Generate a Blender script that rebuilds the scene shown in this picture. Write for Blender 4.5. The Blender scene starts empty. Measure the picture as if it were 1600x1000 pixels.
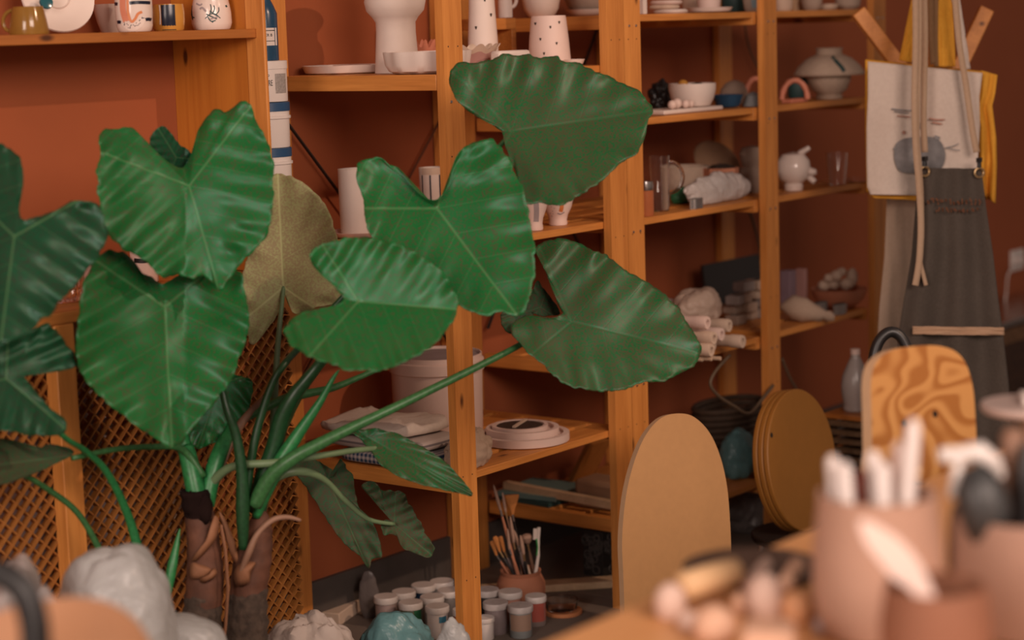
import bpy, math, random
from mathutils import Vector as Ve, Matrix as Ma, noise as NZ
PI=math.pi
S=bpy.context.scene
COL=S.collection
# ------------------------------------------------ camera (fitted to a 1600x1000 frame)
F=3145.0
Rr=Ve((0.61359,-0.78903,-0.0306)).normalized()
def _cam():
    yaw,pitch,roll=.9054,.14375,-.0306
    d=Ve((math.sin(yaw)*math.cos(pitch),math.cos(yaw)*math.cos(pitch),-math.sin(pitch)))
    r=d.cross(Ve((0,0,1))).normalized(); u=r.cross(d)
    c,s=math.cos(roll),math.sin(roll)
    return c*r+s*u, -(-s*r+c*u), d
CR,CD,CF=_cam()                       # right, down, forward
def ray(x,y): return CR*((x-800)/F)+CD*((y-500)/F)+CF
C0=Ve((0,-.44,0))-4.2*ray(727,1055)   # the camera stands at about (-3.1,-3.0,1.33)
cam_d=bpy.data.cameras.new('camera'); cam=bpy.data.objects.new('camera',cam_d); COL.objects.link(cam)
m=Ma((CR,-CD,-CF)).transposed().to_4x4(); m.translation=C0; cam.matrix_world=m
cam_d.sensor_width=36; cam_d.lens=F/1600*36; cam_d.clip_start=.05; cam_d.clip_end=60
cam_d.dof.use_dof=True; cam_d.dof.focus_distance=4.08; cam_d.dof.aperture_fstop=2.2
S.camera=cam
# ------------------------------------------------ light
S.view_settings.view_transform='Standard'; S.view_settings.look='None'
S.view_settings.gamma=1; S.view_settings.use_curve_mapping=False
S.view_settings.exposure=0.55
W=bpy.data.worlds.new('world'); S.world=W; W.use_nodes=True
bg=W.node_tree.nodes['Background']; bg.inputs[0].default_value=(1.0,.72,.60,1); bg.inputs[1].default_value=.12
def area(name,loc,tgt,size,sizey,power,col):
    l=bpy.data.lights.new(name,'AREA'); l.shape='RECTANGLE'; l.size=size; l.size_y=sizey; l.energy=power; l.color=col
    o=bpy.data.objects.new(name,l); COL.objects.link(o); o.location=loc
    o.rotation_euler=(Ve(tgt)-Ve(loc)).to_track_quat('-Z','Y').to_euler(); return o
area('window_light',(-2.4,-4.6,2.5),(-.2,-.4,.7),1.8,1.3,84,(1,.77,.66))
area('left_fill_light',(-4.9,-2.0,2.0),(.3,-.6,.8),1.3,1.6,62,(1,.80,.70))  # fill added from camera-left, its real source unseen
sp=bpy.data.lights.new('sun_beam_spot','SPOT'); sp.energy=170; sp.color=(1,.66,.47); sp.spot_size=math.radians(31); sp.spot_blend=.35; sp.shadow_soft_size=.04  # added spot standing in for hard sunlight through an unseen window
spo=bpy.data.objects.new('sun_beam_spot',sp); COL.objects.link(spo); spo.location=(.6,-4.5,3.4)
spo.rotation_euler=(Ve((-.25,0,.72))-spo.location).to_track_quat('-Z','Y').to_euler()
# ------------------------------------------------ pixel -> place
def onY(x,y,Y): r=ray(x,y); return C0+r*((Y-C0.y)/r.y)
def onX(x,y,X): r=ray(x,y); return C0+r*((X-C0.x)/r.x)
def onZ(x,y,Z): r=ray(x,y); return C0+r*((Z-C0.z)/r.z)
def atd(x,y,d): return C0+ray(x,y)*d
def dep(P): return (Ve(P)-C0).dot(CF)
def spp(P): return dep(P)/F            # metres per pixel there
def colX(px,Y,z):                      # the point of height z and depth Y in image column px
    k=(px-800)/F; a=CR-CF*k
    X=-(a.y*(Y-C0.y)+a.z*(z-C0.z))/a.x+C0.x
    return Ve((X,Y,z))
FH=Ve((CF.x,CF.y,0)).normalized(); RH=Ve((FH.y,-FH.x,0)); UP=Ve((0,0,1))
# ------------------------------------------------ materials
def nt(name):
    m=bpy.data.materials.new(name); m.use_nodes=True
    t=m.node_tree; return m,t,t.nodes['Principled BSDF']
def N(t,ty,**k):
    n=t.nodes.new(ty)
    for a,v in k.items(): setattr(n,a,v)
    return n
def L(t,a,b): t.links.new(a,b)
def plain(name,col,rough=.6,var=.12,scale=25,metal=0,bump=0,spec=.5,**kw):
    m,t,b=nt(name)
    tc=N(t,'ShaderNodeTexCoord'); no=N(t,'ShaderNodeTexNoise'); no.inputs['Scale'].default_value=scale; no.inputs['Detail'].default_value=5
    L(t,tc.outputs['Object'],no.inputs['Vector'])
    mx=N(t,'ShaderNodeMix',data_type='RGBA')
    L(t,no.outputs['Fac'],mx.inputs[0])
    mx.inputs[6].default_value=(*[c*(1-var) for c in col],1); mx.inputs[7].default_value=(*[min(1,c*(1+var)) for c in col],1)
    L(t,mx.outputs[2],b.inputs['Base Color'])
    b.inputs['Roughness'].default_value=rough; b.inputs['Metallic'].default_value=metal; b.inputs['Specular IOR Level'].default_value=spec
    if bump:
        bp=N(t,'ShaderNodeBump'); bp.inputs['Strength'].default_value=bump; bp.inputs['Distance'].default_value=.004
        L(t,no.outputs['Fac'],bp.inputs['Height']); L(t,bp.outputs[0],b.inputs['Normal'])
    for k,v in kw.items(): b.inputs[k.replace('_',' ')].default_value=v
    return m
def wood(name,c1,c2,axis='Z',scale=30,rough=.5,knots=True,stretch=.06,dist=2.5):
    m,t,b=nt(name)
    tc=N(t,'ShaderNodeTexCoord'); mp=N(t,'ShaderNodeMapping')
    sc=[1,1,1]; sc['XYZ'.index(axis)]=stretch; mp.inputs['Scale'].default_value=sc
    oi=N(t,'ShaderNodeObjectInfo'); ad=N(t,'ShaderNodeVectorMath',operation='ADD')
    sc2=N(t,'ShaderNodeVectorMath',operation='SCALE'); sc2.inputs[0].default_value=(3,5,7); L(t,oi.outputs['Random'],sc2.inputs['Scale'])
    L(t,tc.outputs['Object'],ad.inputs[0]); L(t,sc2.outputs[0],ad.inputs[1]); L(t,ad.outputs[0],mp.inputs['Vector'])
    n1=N(t,'ShaderNodeTexNoise'); n1.inputs['Scale'].default_value=scale; n1.inputs['Detail'].default_value=6; n1.inputs['Distortion'].default_value=dist*.3
    L(t,mp.outputs[0],n1.inputs['Vector'])
    n2=N(t,'ShaderNodeTexNoise'); n2.inputs['Scale'].default_value=scale*7; n2.inputs['Detail'].default_value=3
    L(t,mp.outputs[0],n2.inputs['Vector'])
    rp=N(t,'ShaderNodeValToRGB'); rp.color_ramp.elements[0].position=.35; rp.color_ramp.elements[1].position=.68
    rp.color_ramp.elements[0].color=(*c1,1); rp.color_ramp.elements[1].color=(*c2,1)
    ma=N(t,'ShaderNodeMath',operation='MULTIPLY_ADD'); ma.inputs[1].default_value=.35; L(t,n2.outputs['Fac'],ma.inputs[0])
    mb_=N(t,'ShaderNodeMath',operation='MULTIPLY'); mb_.inputs[1].default_value=.68; L(t,n1.outputs['Fac'],mb_.inputs[0]); L(t,mb_.outputs[0],ma.inputs[2])
    L(t,ma.outputs[0],rp.inputs[0]); out=rp.outputs[0]
    if knots:
        mp2=N(t,'ShaderNodeMapping'); s3=[13,13,13]; s3['XYZ'.index(axis)]=5; mp2.inputs['Scale'].default_value=s3; L(t,ad.outputs[0],mp2.inputs['Vector'])
        vo=N(t,'ShaderNodeTexVoronoi'); vo.inputs['Scale'].default_value=1; L(t,mp2.outputs[0],vo.inputs['Vector'])
        mr=N(t,'ShaderNodeMapRange'); mr.inputs[1].default_value=.05; mr.inputs[2].default_value=.11; mr.inputs[3].default_value=1; mr.inputs[4].default_value=0
        L(t,vo.outputs['Distance'],mr.inputs[0])
        mk=N(t,'ShaderNodeMix',data_type='RGBA'); L(t,mr.outputs[0],mk.inputs[0]); L(t,out,mk.inputs[6]); mk.inputs[7].default_value=(c1[0]*.25,c1[1]*.2,c1[2]*.18,1); out=mk.outputs[2]
    L(t,out,b.inputs['Base Color']); b.inputs['Roughness'].default_value=rough
    return m
def speckle(name,col,dot,scale=90,thr=.12,rough=.5):
    m,t,b=nt(name); tc=N(t,'ShaderNodeTexCoord'); vo=N(t,'ShaderNodeTexVoronoi'); vo.inputs['Scale'].default_value=scale
    L(t,tc.outputs['Object'],vo.inputs['Vector']); mr=N(t,'ShaderNodeMapRange'); mr.inputs[1].default_value=thr; mr.inputs[2].default_value=thr*1.6; mr.inputs[3].default_value=1; mr.inputs[4].default_value=0
    L(t,vo.outputs['Distance'],mr.inputs[0]); mx=N(t,'ShaderNodeMix',data_type='RGBA'); L(t,mr.outputs[0],mx.inputs[0]); mx.inputs[6].default_value=(*col,1); mx.inputs[7].default_value=(*dot,1)
    L(t,mx.outputs[2],b.inputs['Base Color']); b.inputs['Roughness'].default_value=rough; return m
def weave(name,c1,c2,scale=120,rough=.9):
    m,t,b=nt(name); tc=N(t,'ShaderNodeTexCoord'); ch=N(t,'ShaderNodeTexNoise'); ch.inputs['Scale'].default_value=scale; ch.inputs['Detail'].default_value=8
    L(t,tc.outputs['Object'],ch.inputs['Vector']); n=N(t,'ShaderNodeTexNoise'); n.inputs['Scale'].default_value=7; L(t,tc.outputs['Object'],n.inputs['Vector'])
    a=N(t,'ShaderNodeMath',operation='ADD'); a.use_clamp=True; L(t,ch.outputs['Fac'],a.inputs[0]); 
    s=N(t,'ShaderNodeMath',operation='SUBTRACT'); s.inputs[1].default_value=.5; L(t,n.outputs['Fac'],s.inputs[0]); L(t,s.outputs[0],a.inputs[1])
    mx=N(t,'ShaderNodeMix',data_type='RGBA'); L(t,a.outputs[0],mx.inputs[0]); mx.inputs[6].default_value=(*c1,1); mx.inputs[7].default_value=(*c2,1)
    L(t,mx.outputs[2],b.inputs['Base Color']); b.inputs['Roughness'].default_value=rough; b.inputs['Specular IOR Level'].default_value=.15
    return m
def sheet(name,col,trans=.35,rough=.3,bump=.5):    # thin plastic film
    m,t,b=nt(name); b.inputs['Base Color'].default_value=(*col,1); b.inputs['Roughness'].default_value=rough
    tr=N(t,'ShaderNodeBsdfTranslucent'); tr.inputs[0].default_value=(*col,1); mx=N(t,'ShaderNodeMixShader'); mx.inputs[0].default_value=trans
    tc=N(t,'ShaderNodeTexCoord'); n=N(t,'ShaderNodeTexNoise'); n.inputs['Scale'].default_value=11; n.inputs['Detail'].default_value=2; n.inputs['Distortion'].default_value=2.5
    L(t,tc.outputs['Object'],n.inputs['Vector']); bp=N(t,'ShaderNodeBump'); bp.inputs['Strength'].default_value=bump; bp.inputs['Distance'].default_value=.010
    L(t,n.outputs['Fac'],bp.inputs['Height']); L(t,bp.outputs[0],b.inputs['Normal']); L(t,bp.outputs[0],tr.inputs['Normal'])
    o=t.nodes['Material Output']; L(t,b.outputs[0],mx.inputs[1]); L(t,tr.outputs[0],mx.inputs[2]); L(t,mx.outputs[0],o.inputs[0]); return m
def glass(name,col=(.95,.93,.9),rough=.03):
    m,t,b=nt(name); b.inputs['Base Color'].default_value=(*col,1); b.inputs['Roughness'].default_value=rough; b.inputs['Transmission Weight'].default_value=1; b.inputs['IOR'].default_value=1.45; return m
def leafmat(name,g1,g2,br,amt,vein,rough=.42,sp=.24,k=.5,trans=.10,veinamt=.34):
    m,t,b=nt(name); uv=N(t,'ShaderNodeUVMap'); sx=N(t,'ShaderNodeSeparateXYZ'); L(t,uv.outputs[0],sx.inputs[0])
    def M(op,a,b2=None,c=None,cl=False):
        n=N(t,'ShaderNodeMath',operation=op); n.use_clamp=cl
        for i,v in enumerate((a,b2,c)):
            if v is None: continue
            if isinstance(v,(int,float)): n.inputs[i].default_value=v
            else: L(t,v,n.inputs[i])
        return n.outputs[0]
    mm=sx.outputs[0]; pp=M('ABSOLUTE',sx.outputs[1])
    ph=M('DIVIDE',M('SUBTRACT',mm,M('MULTIPLY',pp,k)),sp)
    fr=M('ABSOLUTE',M('SUBTRACT',M('FRACT',ph),.5))            # .5 at a vein
    lat=M('MULTIPLY_ADD',fr,28,-13.2,True)
    mid=M('MULTIPLY_ADD',pp,-75,1.15,True); mid=M('MULTIPLY',mid,M('GREATER_THAN',mm,-.02))
    bas=M('ABSOLUTE',M('ADD',M('MULTIPLY',mm,.80),M('MULTIPLY',pp,.60)))
    bas=M('MULTIPLY',M('MULTIPLY_ADD',bas,-70,1.1,True),M('LESS_THAN',mm,.02))
    v=M('MAXIMUM',M('MAXIMUM',M('MULTIPLY',lat,.55),mid),bas)
    tc=N(t,'ShaderNodeTexCoord'); n1=N(t,'ShaderNodeTexNoise'); n1.inputs['Scale'].default_value=240; n1.inputs['Detail'].default_value=1.5
    L(t,tc.outputs['Object'],n1.inputs['Vector']); n2=N(t,'ShaderNodeTexNoise'); n2.inputs['Scale'].default_value=9; n2.inputs['Detail'].default_value=2; L(t,tc.outputs['Object'],n2.inputs['Vector'])
    gm=N(t,'ShaderNodeMix',data_type='RGBA'); L(t,n2.outputs['Fac'],gm.inputs[0]); gm.inputs[6].default_value=(*g1,1); gm.inputs[7].default_value=(*g2,1)
    f=M('MULTIPLY_ADD',n1.outputs['Fac'],5.0,-2.5+amt); f=M('ADD',f,M('MULTIPLY_ADD',n2.outputs['Fac'],.9,-.45),None,True); f=M('MULTIPLY',f,.85)
    bm=N(t,'ShaderNodeMix',data_type='RGBA'); L(t,f,bm.inputs[0]); L(t,gm.outputs[2],bm.inputs[6]); bm.inputs[7].default_value=(*br,1)
    vm=N(t,'ShaderNodeMix',data_type='RGBA'); L(t,M('MULTIPLY',v,veinamt),vm.inputs[0]); L(t,bm.outputs[2],vm.inputs[6]); vm.inputs[7].default_value=(*vein,1)
    L(t,vm.outputs[2],b.inputs['Base Color']); b.inputs['Roughness'].default_value=rough; b.inputs['Specular IOR Level'].default_value=.52
    b.inputs['Specular Tint'].default_value=(.62,1,.90,1)
    tr=N(t,'ShaderNodeBsdfTranslucent'); L(t,vm.outputs[2],tr.inputs[0]); mx=N(t,'ShaderNodeMixShader'); mx.inputs[0].default_value=trans
    bp=N(t,'ShaderNodeBump'); bp.inputs['Strength'].default_value=.2; bp.inputs['Distance'].default_value=.002; L(t,M('MULTIPLY',v,-1),bp.inputs['Height']); L(t,bp.outputs[0],b.inputs['Normal'])
    L(t,b.outputs[0],mx.inputs[1]); L(t,tr.outputs[0],mx.inputs[2]); L(t,mx.outputs[0],t.nodes['Material Output'].inputs[0]); return m
PINE1=(.48,.170,.033); PINE2=(.70,.285,.066)
PZ=wood('pine_upright',PINE1,PINE2,'Z'); PX=wood('pine_slat',PINE1,PINE2,'X'); PY=wood('pine_rail',PINE1,PINE2,'Y')
PSHELF=wood('stained_shelf',(.30,.095,.016),(.42,.145,.028),'X'); PPANEL=wood('pine_panel',(.42,.125,.014),(.58,.205,.028),'Z',scale=14)
PLAT=wood('lattice_wood',(.27,.098,.020),(.38,.148,.034),'Z',scale=20,knots=False)
PALE=wood('pale_wood',(.50,.34,.20),(.66,.47,.30),'X',scale=20,knots=False)
PLY=None
MDF=plain('fibreboard',(.50,.27,.11),.55,.07,60); MDFE=plain('fibreboard_edge',(.55,.36,.21),.6,.08,60); BAT=plain('bat_board',(.36,.15,.024),.55,.08,40)
TABLEM=wood('table_top',(.64,.31,.12),(.72,.37,.16),'X',scale=10,knots=False,rough=.45)
WHITE=plain('bisque_white',(.74,.62,.55),.6,.05,30); GLAZE=plain('white_glaze',(.74,.62,.55),.15,.04,20); PINKW=plain('pink_white',(.74,.56,.49),.55,.05,30)
CREAM=plain('cream_clay',(.62,.47,.36),.75,.1,40); GREYC=plain('grey_clay',(.36,.27,.21),.85,.15,60,bump=.3); STONE=plain('stoneware',(.48,.36,.27),.85,.15,70,bump=.4)
TERRA=plain('terracotta',(.50,.20,.11),.75,.1,30,bump=.1); TERRA2=plain('dark_terracotta',(.25,.105,.058),.75,.1,30); POTM=plain('pot_clay',(.44,.265,.19),.75,.07,25)
CORAL=plain('coral_glaze',(.62,.22,.13),.5,.15,50); BLACK=plain('black_plastic',(.010,.009,.009),.4,.1); DARK=plain('dark_brown',(.03,.018,.012),.8,.3,30)
METAL=plain('steel',(.55,.52,.5),.25,.05,metal=1); GOLD=plain('brass',(.55,.38,.2),.35,.05,metal=1); BLUEL=plain('blue_lid',(.02,.07,.16),.4,.1)
BLUEG=plain('blue_glaze',(.015,.06,.12),.25,.35,50); NAVY=plain('navy_paint',(.010,.014,.03),.25,.05); MUST=plain('mustard_glaze',(.55,.26,.05),.2,.15,30); AMBER=plain('amber_glaze',(.26,.13,.025),.15,.35,25)
TEAL=plain('teal_glass',(.02,.10,.12),.15,.2); DTEAL=plain('dark_teal',(.02,.06,.06),.6,.2); FOLDER=plain('teal_card',(.12,.20,.19),.7,.15)
ORANGE=plain('orange_paint',(.62,.20,.06),.4,.1); REDP=plain('red_paint',(.5,.12,.09),.4,.1); PINKP=plain('pink_paint',(.55,.35,.30),.5,.1)
PLW=plain('white_plastic',(.72,.66,.62),.35,.04); PAPER=plain('paper_label',(.70,.62,.57),.7,.05)
FILM=sheet('white_film',(.60,.62,.62),.42,.32,.8); TEALF=sheet('teal_film',(.17,.36,.38),.35,.3,.5); PAPERF=sheet('crumpled_paper',(.55,.47,.42),.15,.7,.4); GREYF=sheet('grey_film',(.20,.17,.16),.2,.35,.5); WRAP=sheet('cream_wrap',(.62,.47,.37),.15,.5,.4)
CANVAS=weave('canvas',(.56,.46,.39),(.68,.58,.50)); YEL=weave('yellow_canvas',(.62,.28,.03),(.72,.36,.05)); LINEN=weave('linen',(.40,.29,.21),(.50,.37,.28)); APRON=weave('apron_cloth',(.065,.052,.042),(.105,.085,.07),200); STRAP=weave('strap_web',(.42,.28,.18),(.5,.35,.24)); BSTRAP=weave('brown_strap',(.20,.11,.05),(.26,.15,.08))
GLASS=glass('clear_glass',(.97,.95,.93),.02); BOTTLE=plain('cloudy_plastic',(.62,.56,.53),.22,.05,Transmission_Weight=.45)
GREENP=plain('green_plastic',(.03,.16,.07),.4,.3,60); PURPLE=plain('purple_card',(.22,.15,.18),.6,.1); PINKC=plain('pink_card',(.50,.28,.25),.6,.1)
LILAC=plain('grey_lilac',(.33,.27,.27),.7,.2); STICK=plain('pale_stick',(.58,.42,.29),.6,.1)
BARK=plain('palm_bark',(.062,.042,.030),.9,.9,75,bump=1.0); SHEATH=plain('dry_sheath',(.105,.040,.021),.75,.85,26,bump=.8); SHEATHL=plain('light_sheath',(.26,.115,.055),.75,.3,22,bump=.4); BLKS=plain('dead_black',(.014,.007,.006),1,.6,30,bump=.5,spec=.1)
STEM=plain('petiole_green',(.035,.13,.04),.4,.6,140); STEMD=plain('petiole_dark',(.010,.055,.018),.4,.6,140); STEML=plain('petiole_pale',(.13,.20,.10),.45,.3,40); STEMB=plain('petiole_brown',(.25,.135,.085),.6,.25,40); STEMV=plain('petiole_vivid',(.02,.17,.05),.4,.6,140)
G1=(.006,.105,.022); G2=(.012,.165,.036); BRN=(.072,.064,.028); VN=(.16,.34,.14)
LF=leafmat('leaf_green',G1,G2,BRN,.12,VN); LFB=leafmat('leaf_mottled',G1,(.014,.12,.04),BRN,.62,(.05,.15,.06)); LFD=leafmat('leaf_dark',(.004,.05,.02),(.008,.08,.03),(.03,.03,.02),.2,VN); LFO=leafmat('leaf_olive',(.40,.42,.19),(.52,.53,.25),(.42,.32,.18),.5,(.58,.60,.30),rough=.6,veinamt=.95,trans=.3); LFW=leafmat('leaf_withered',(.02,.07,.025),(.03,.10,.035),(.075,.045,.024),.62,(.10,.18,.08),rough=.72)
# ------------------------------------------------ mesh building
class MB:
    def __init__(s): s.v=[]; s.f=[]; s.mi=[]; s.cur=0; s.uv=None
    def add(s,vs,fs):
        o=len(s.v); s.v+= [Ve(a) for a in vs]
        for f in fs: s.f.append([i+o for i in f]); s.mi.append(s.cur)
        return s
    def box(s,c,d,R=None):
        c=Ve(c); vs=[]
        for x in (-.5,.5):
            for y in (-.5,.5):
                for z in (-.5,.5):
                    p=Ve((x*d[0],y*d[1],z*d[2]))
                    vs.append(c+(R@p if R else p))
        return s.add(vs,[(0,1,3,2),(4,6,7,5),(0,4,5,1),(2,3,7,6),(0,2,6,4),(1,5,7,3)])
    def bx(s,x0,x1,y0,y1,z0,z1): return s.box(((x0+x1)/2,(y0+y1)/2,(z0+z1)/2),(x1-x0,y1-y0,z1-z0))
    def beam(s,a,b,w,h,up=(0,0,1)):
        a,b=Ve(a),Ve(b); d=(b-a); x=d.normalized(); y=Ve(up).cross(x).normalized(); z=x.cross(y)
        return s.box((a+b)/2,(d.length,w,h),Ma((x,y,z)).transposed())
    def tube(s,pts,rad,n=10,flat=1.0,fup=None,closed=False):
        pts=[Ve(p) for p in pts]; k=len(pts)
        if not isinstance(rad,(list,tuple)): rad=[rad]*k
        vs=[];prev=None
        for i in range(k):
            a=pts[i-1] if (i>0 or closed) else pts[i]; b=pts[(i+1)%k] if (i<k-1 or closed) else pts[i]
            t=(b-a).normalized()
            if fup is not None: u=Ve(fup).cross(t)
            elif prev is None: u=(Ve((0,0,1)) if abs(t.z)<.9 else Ve((1,0,0))).cross(t)
            else: u=prev-t*prev.dot(t)
            u.normalize(); prev=u; w=t.cross(u)
            for j in range(n):
                a2=2*PI*j/n; vs.append(pts[i]+(u*math.cos(a2)+w*math.sin(a2)*flat)*rad[i])
        fs=[]
        for i in range(k if closed else k-1):
            i2=(i+1)%k
            for j in range(n): fs.append((i*n+j,i*n+(j+1)%n,i2*n+(j+1)%n,i2*n+j))
        if not closed: fs.append(tuple(range(n))[::-1]); fs.append(tuple((k-1)*n+j for j in range(n)))
        return s.add(vs,fs)
    def lathe(s,prof,P,n=32,ax=None,sx=1,sy=1,wob=None):
        # prof: [(r,z)...]; closed at the ends where r==0
        P=Ve(P); z=Ve(ax).normalized() if ax else UP
        x=(Ve((0,1,0)) if abs(z.y)<.9 else Ve((1,0,0))).cross(z).normalized() if ax else RH; y=z.cross(x)
        vs=[];rows=[]
        for (r,h) in prof:
            if r<=1e-6: rows.append([len(vs)]); vs.append(P+z*h)
            else:
                row=[]
                for j in range(n):
                    a=2*PI*j/n; rr=r*(wob(a,h) if wob else 1)
                    row.append(len(vs)); vs.append(P+x*(rr*math.cos(a)*sx)+y*(rr*math.sin(a)*sy)+z*h)
                rows.append(row)
        fs=[]
        for A,B in zip(rows,rows[1:]):
            if len(A)==1 and len(B)==1: continue
            for j in range(n):
                j2=(j+1)%n
                if len(A)==1: fs.append((A[0],B[j2],B[j]))
                elif len(B)==1: fs.append((A[j],A[j2],B[0]))
                else: fs.append((A[j],A[j2],B[j2],B[j]))
        for e,rv in ((rows[0],True),(rows[-1],False)):
            if len(e)>1: fs.append(tuple(e[::-1]) if rv else tuple(e))
        return s.add(vs,fs)
    def ball(s,c,r,n=16,R=None):
        if not isinstance(r,(list,tuple)): r=(r,r,r)
        c=Ve(c); vs=[c+(R@Ve((0,0,r[2])) if R else Ve((0,0,r[2])))]; m=n//2
        for i in range(1,m):
            th=PI*i/m
            for j in range(n):
                a=2*PI*j/n; p=Ve((r[0]*math.sin(th)*math.cos(a),r[1]*math.sin(th)*math.sin(a),r[2]*math.cos(th)))
                vs.append(c+(R@p if R else p))
        vs.append(c+(R@Ve((0,0,-r[2])) if R else Ve((0,0,-r[2])))); fs=[]
        for j in range(n): fs.append((0,1+j,1+(j+1)%n)); fs.append((len(vs)-1,1+(m-2)*n+(j+1)%n,1+(m-2)*n+j))
        for i in range(m-2):
            for j in range(n): fs.append((1+i*n+j,1+(i+1)*n+j,1+(i+1)*n+(j+1)%n,1+i*n+(j+1)%n))
        return s.add(vs,fs)
    def prism(s,pts,off):
        off=Ve(off); n=len(pts); vs=[Ve(p) for p in pts]+[Ve(p)+off for p in pts]
        return s.add(vs,[tuple(range(n)),tuple(range(n,2*n))[::-1]]+[(i,n+i,n+(i+1)%n,(i+1)%n) for i in range(n)])
    def band(s,P,rx,ry,h,t,n=28,rip=0,lobes=6):          # upright ring of thin strip
        P=Ve(P); vs=[]
        for i in range(n):
            a=2*PI*i/n; q=1+rip*math.cos(a*lobes)
            for (dr,z) in ((0,0),(0,h),(-t,h),(-t,0)): vs.append(P+Ve((math.cos(a)*(rx*q+dr),math.sin(a)*(ry*q+dr),z)))
        return s.add(vs,[(i*4+j,((i+1)%n)*4+j,((i+1)%n)*4+(j+1)%4,i*4+(j+1)%4) for i in range(n) for j in range(4)])
    def grid(s,fn,nu,nv):
        vs=[fn(i/nu,j/nv) for i in range(nu+1) for j in range(nv+1)]
        return s.add(vs,[(i*(nv+1)+j,(i+1)*(nv+1)+j,(i+1)*(nv+1)+j+1,i*(nv+1)+j+1) for i in range(nu) for j in range(nv)])
    # painted marks on the front of a round vessel standing at P: pixel strokes and patches wrapped on radius rf(z)
    def wrap(s,P,rf,x,y,xc,yb,k,lift=.0006):
        z=(yb-y)*k; r=rf(z)+lift; q=max(-.98,min(.98,(x-xc)*k/r)); a=math.asin(q)
        return Ve(P)+(-FH*math.cos(a)+RH*math.sin(a))*r+UP*z
    def patch(s,P,rf,x0,x1,y0,y1,xc,yb,k,n=8):
        return s.grid(lambda u,v:s.wrap(P,rf,x0+(x1-x0)*u,y1+(y0-y1)*v,xc,yb,k),n,3)
    def stroke(s,P,rf,pts,w,xc,yb,k):
        pp=catmull(pts,6,False)
        L_=[];
        for i,p in enumerate(pp):
            a=pp[max(0,i-1)]; b=pp[min(len(pp)-1,i+1)]; dx,dy=b[0]-a[0],b[1]-a[1]; l=math.hypot(dx,dy) or 1
            L_.append([(p[0]-dy/l*w/2*t,p[1]+dx/l*w/2*t) for t in (-1,0,1)])
        vs=[s.wrap(P,rf,x,y,xc,yb,k) for r in L_ for (x,y) in r]
        return s.add(vs,[(i*3+j,i*3+j+1,i*3+j+4,i*3+j+3) for i in range(len(L_)-1) for j in range(2)])
def catmull(p,k=6,closed=True):
    n=len(p); out=[]; dim=len(p[0])
    for i in range(n if closed else n-1):
        g=(lambda j:p[j%n]) if closed else (lambda j:p[max(0,min(n-1,j))])
        a,b,c,d=g(i-1),g(i),g(i+1),g(i+2)
        for q in range(k):
            t=q/k
            out.append(tuple(.5*(2*b[e]+(c[e]-a[e])*t+(2*a[e]-5*b[e]+4*c[e]-d[e])*t*t+(3*b[e]-a[e]-3*c[e]+d[e])*t**3) for e in range(dim)))
    if not closed: out.append(tuple(p[-1]))
    return out
ORG={}
def obj(name,mb,mat,parent=None,ang=35,bevel=0,thick=0,loc=None):
    if parent is not None: o0=ORG[parent]
    elif loc is not None: o0=Ve(loc)
    else:
        xs=[v.x for v in mb.v]; ys=[v.y for v in mb.v]; zs=[v.z for v in mb.v]
        o0=Ve(((min(xs)+max(xs))/2,(min(ys)+max(ys))/2,min(zs)))
    me=bpy.data.meshes.new(name); me.from_pydata([v-o0 for v in mb.v],[],mb.f)
    for mm in (mat if isinstance(mat,(list,tuple)) else [mat]): me.materials.append(mm)
    for p,i in zip(me.polygons,mb.mi): p.material_index=i; p.use_smooth=True
    if mb.uv:
        u=me.uv_layers.new(name='UVMap')
        for l in me.loops: u.data[l.index].uv=mb.uv[l.vertex_index]
    me.update(); me.set_sharp_from_angle(angle=math.radians(ang))
    o=bpy.data.objects.new(name,me); COL.objects.link(o)
    if parent is not None: o.parent=parent
    else: o.location=o0
    ORG[o]=o0
    if bevel:
        b=o.modifiers.new('bevel','BEVEL'); b.width=bevel; b.segments=2; b.limit_method='ANGLE'
    if thick:
        b=o.modifiers.new('thickness','SOLIDIFY'); b.thickness=thick; b.offset=0
    return o
def tag(o,label,cat,group=None,kind=None):
    o['label']=label; o['category']=cat
    if group: o['group']=group
    if kind: o['kind']=kind
    return o
def thing(name,label,cat,loc,group=None):
    o=bpy.data.objects.new(name,None); COL.objects.link(o); o.location=loc; o.empty_display_size=.05; ORG[o]=Ve(loc)
    return tag(o,label,cat,group)
def one(name,mb,mat,label,cat,group=None,**k): return tag(obj(name,mb,mat,None,**k),label,cat,group)
def struct(name,mb,mat,**k): o=obj(name,mb,mat,**k); o['kind']='structure'; return o
def pot(prof,P,t=.004,n=36,mb=None,**k):            # open vessel: outer profile plus an inner wall
    mb=mb or MB(); z0=prof[0][1]; inner=[(max(r-t,.002),z) for r,z in prof if z>z0+t*1.3][::-1]+[(max(prof[0][0]-t*.6,.0015),z0+t)]
    return mb.lathe([(0,z0)]+prof+inner+[(0,z0+t)],P,n,**k)
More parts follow.
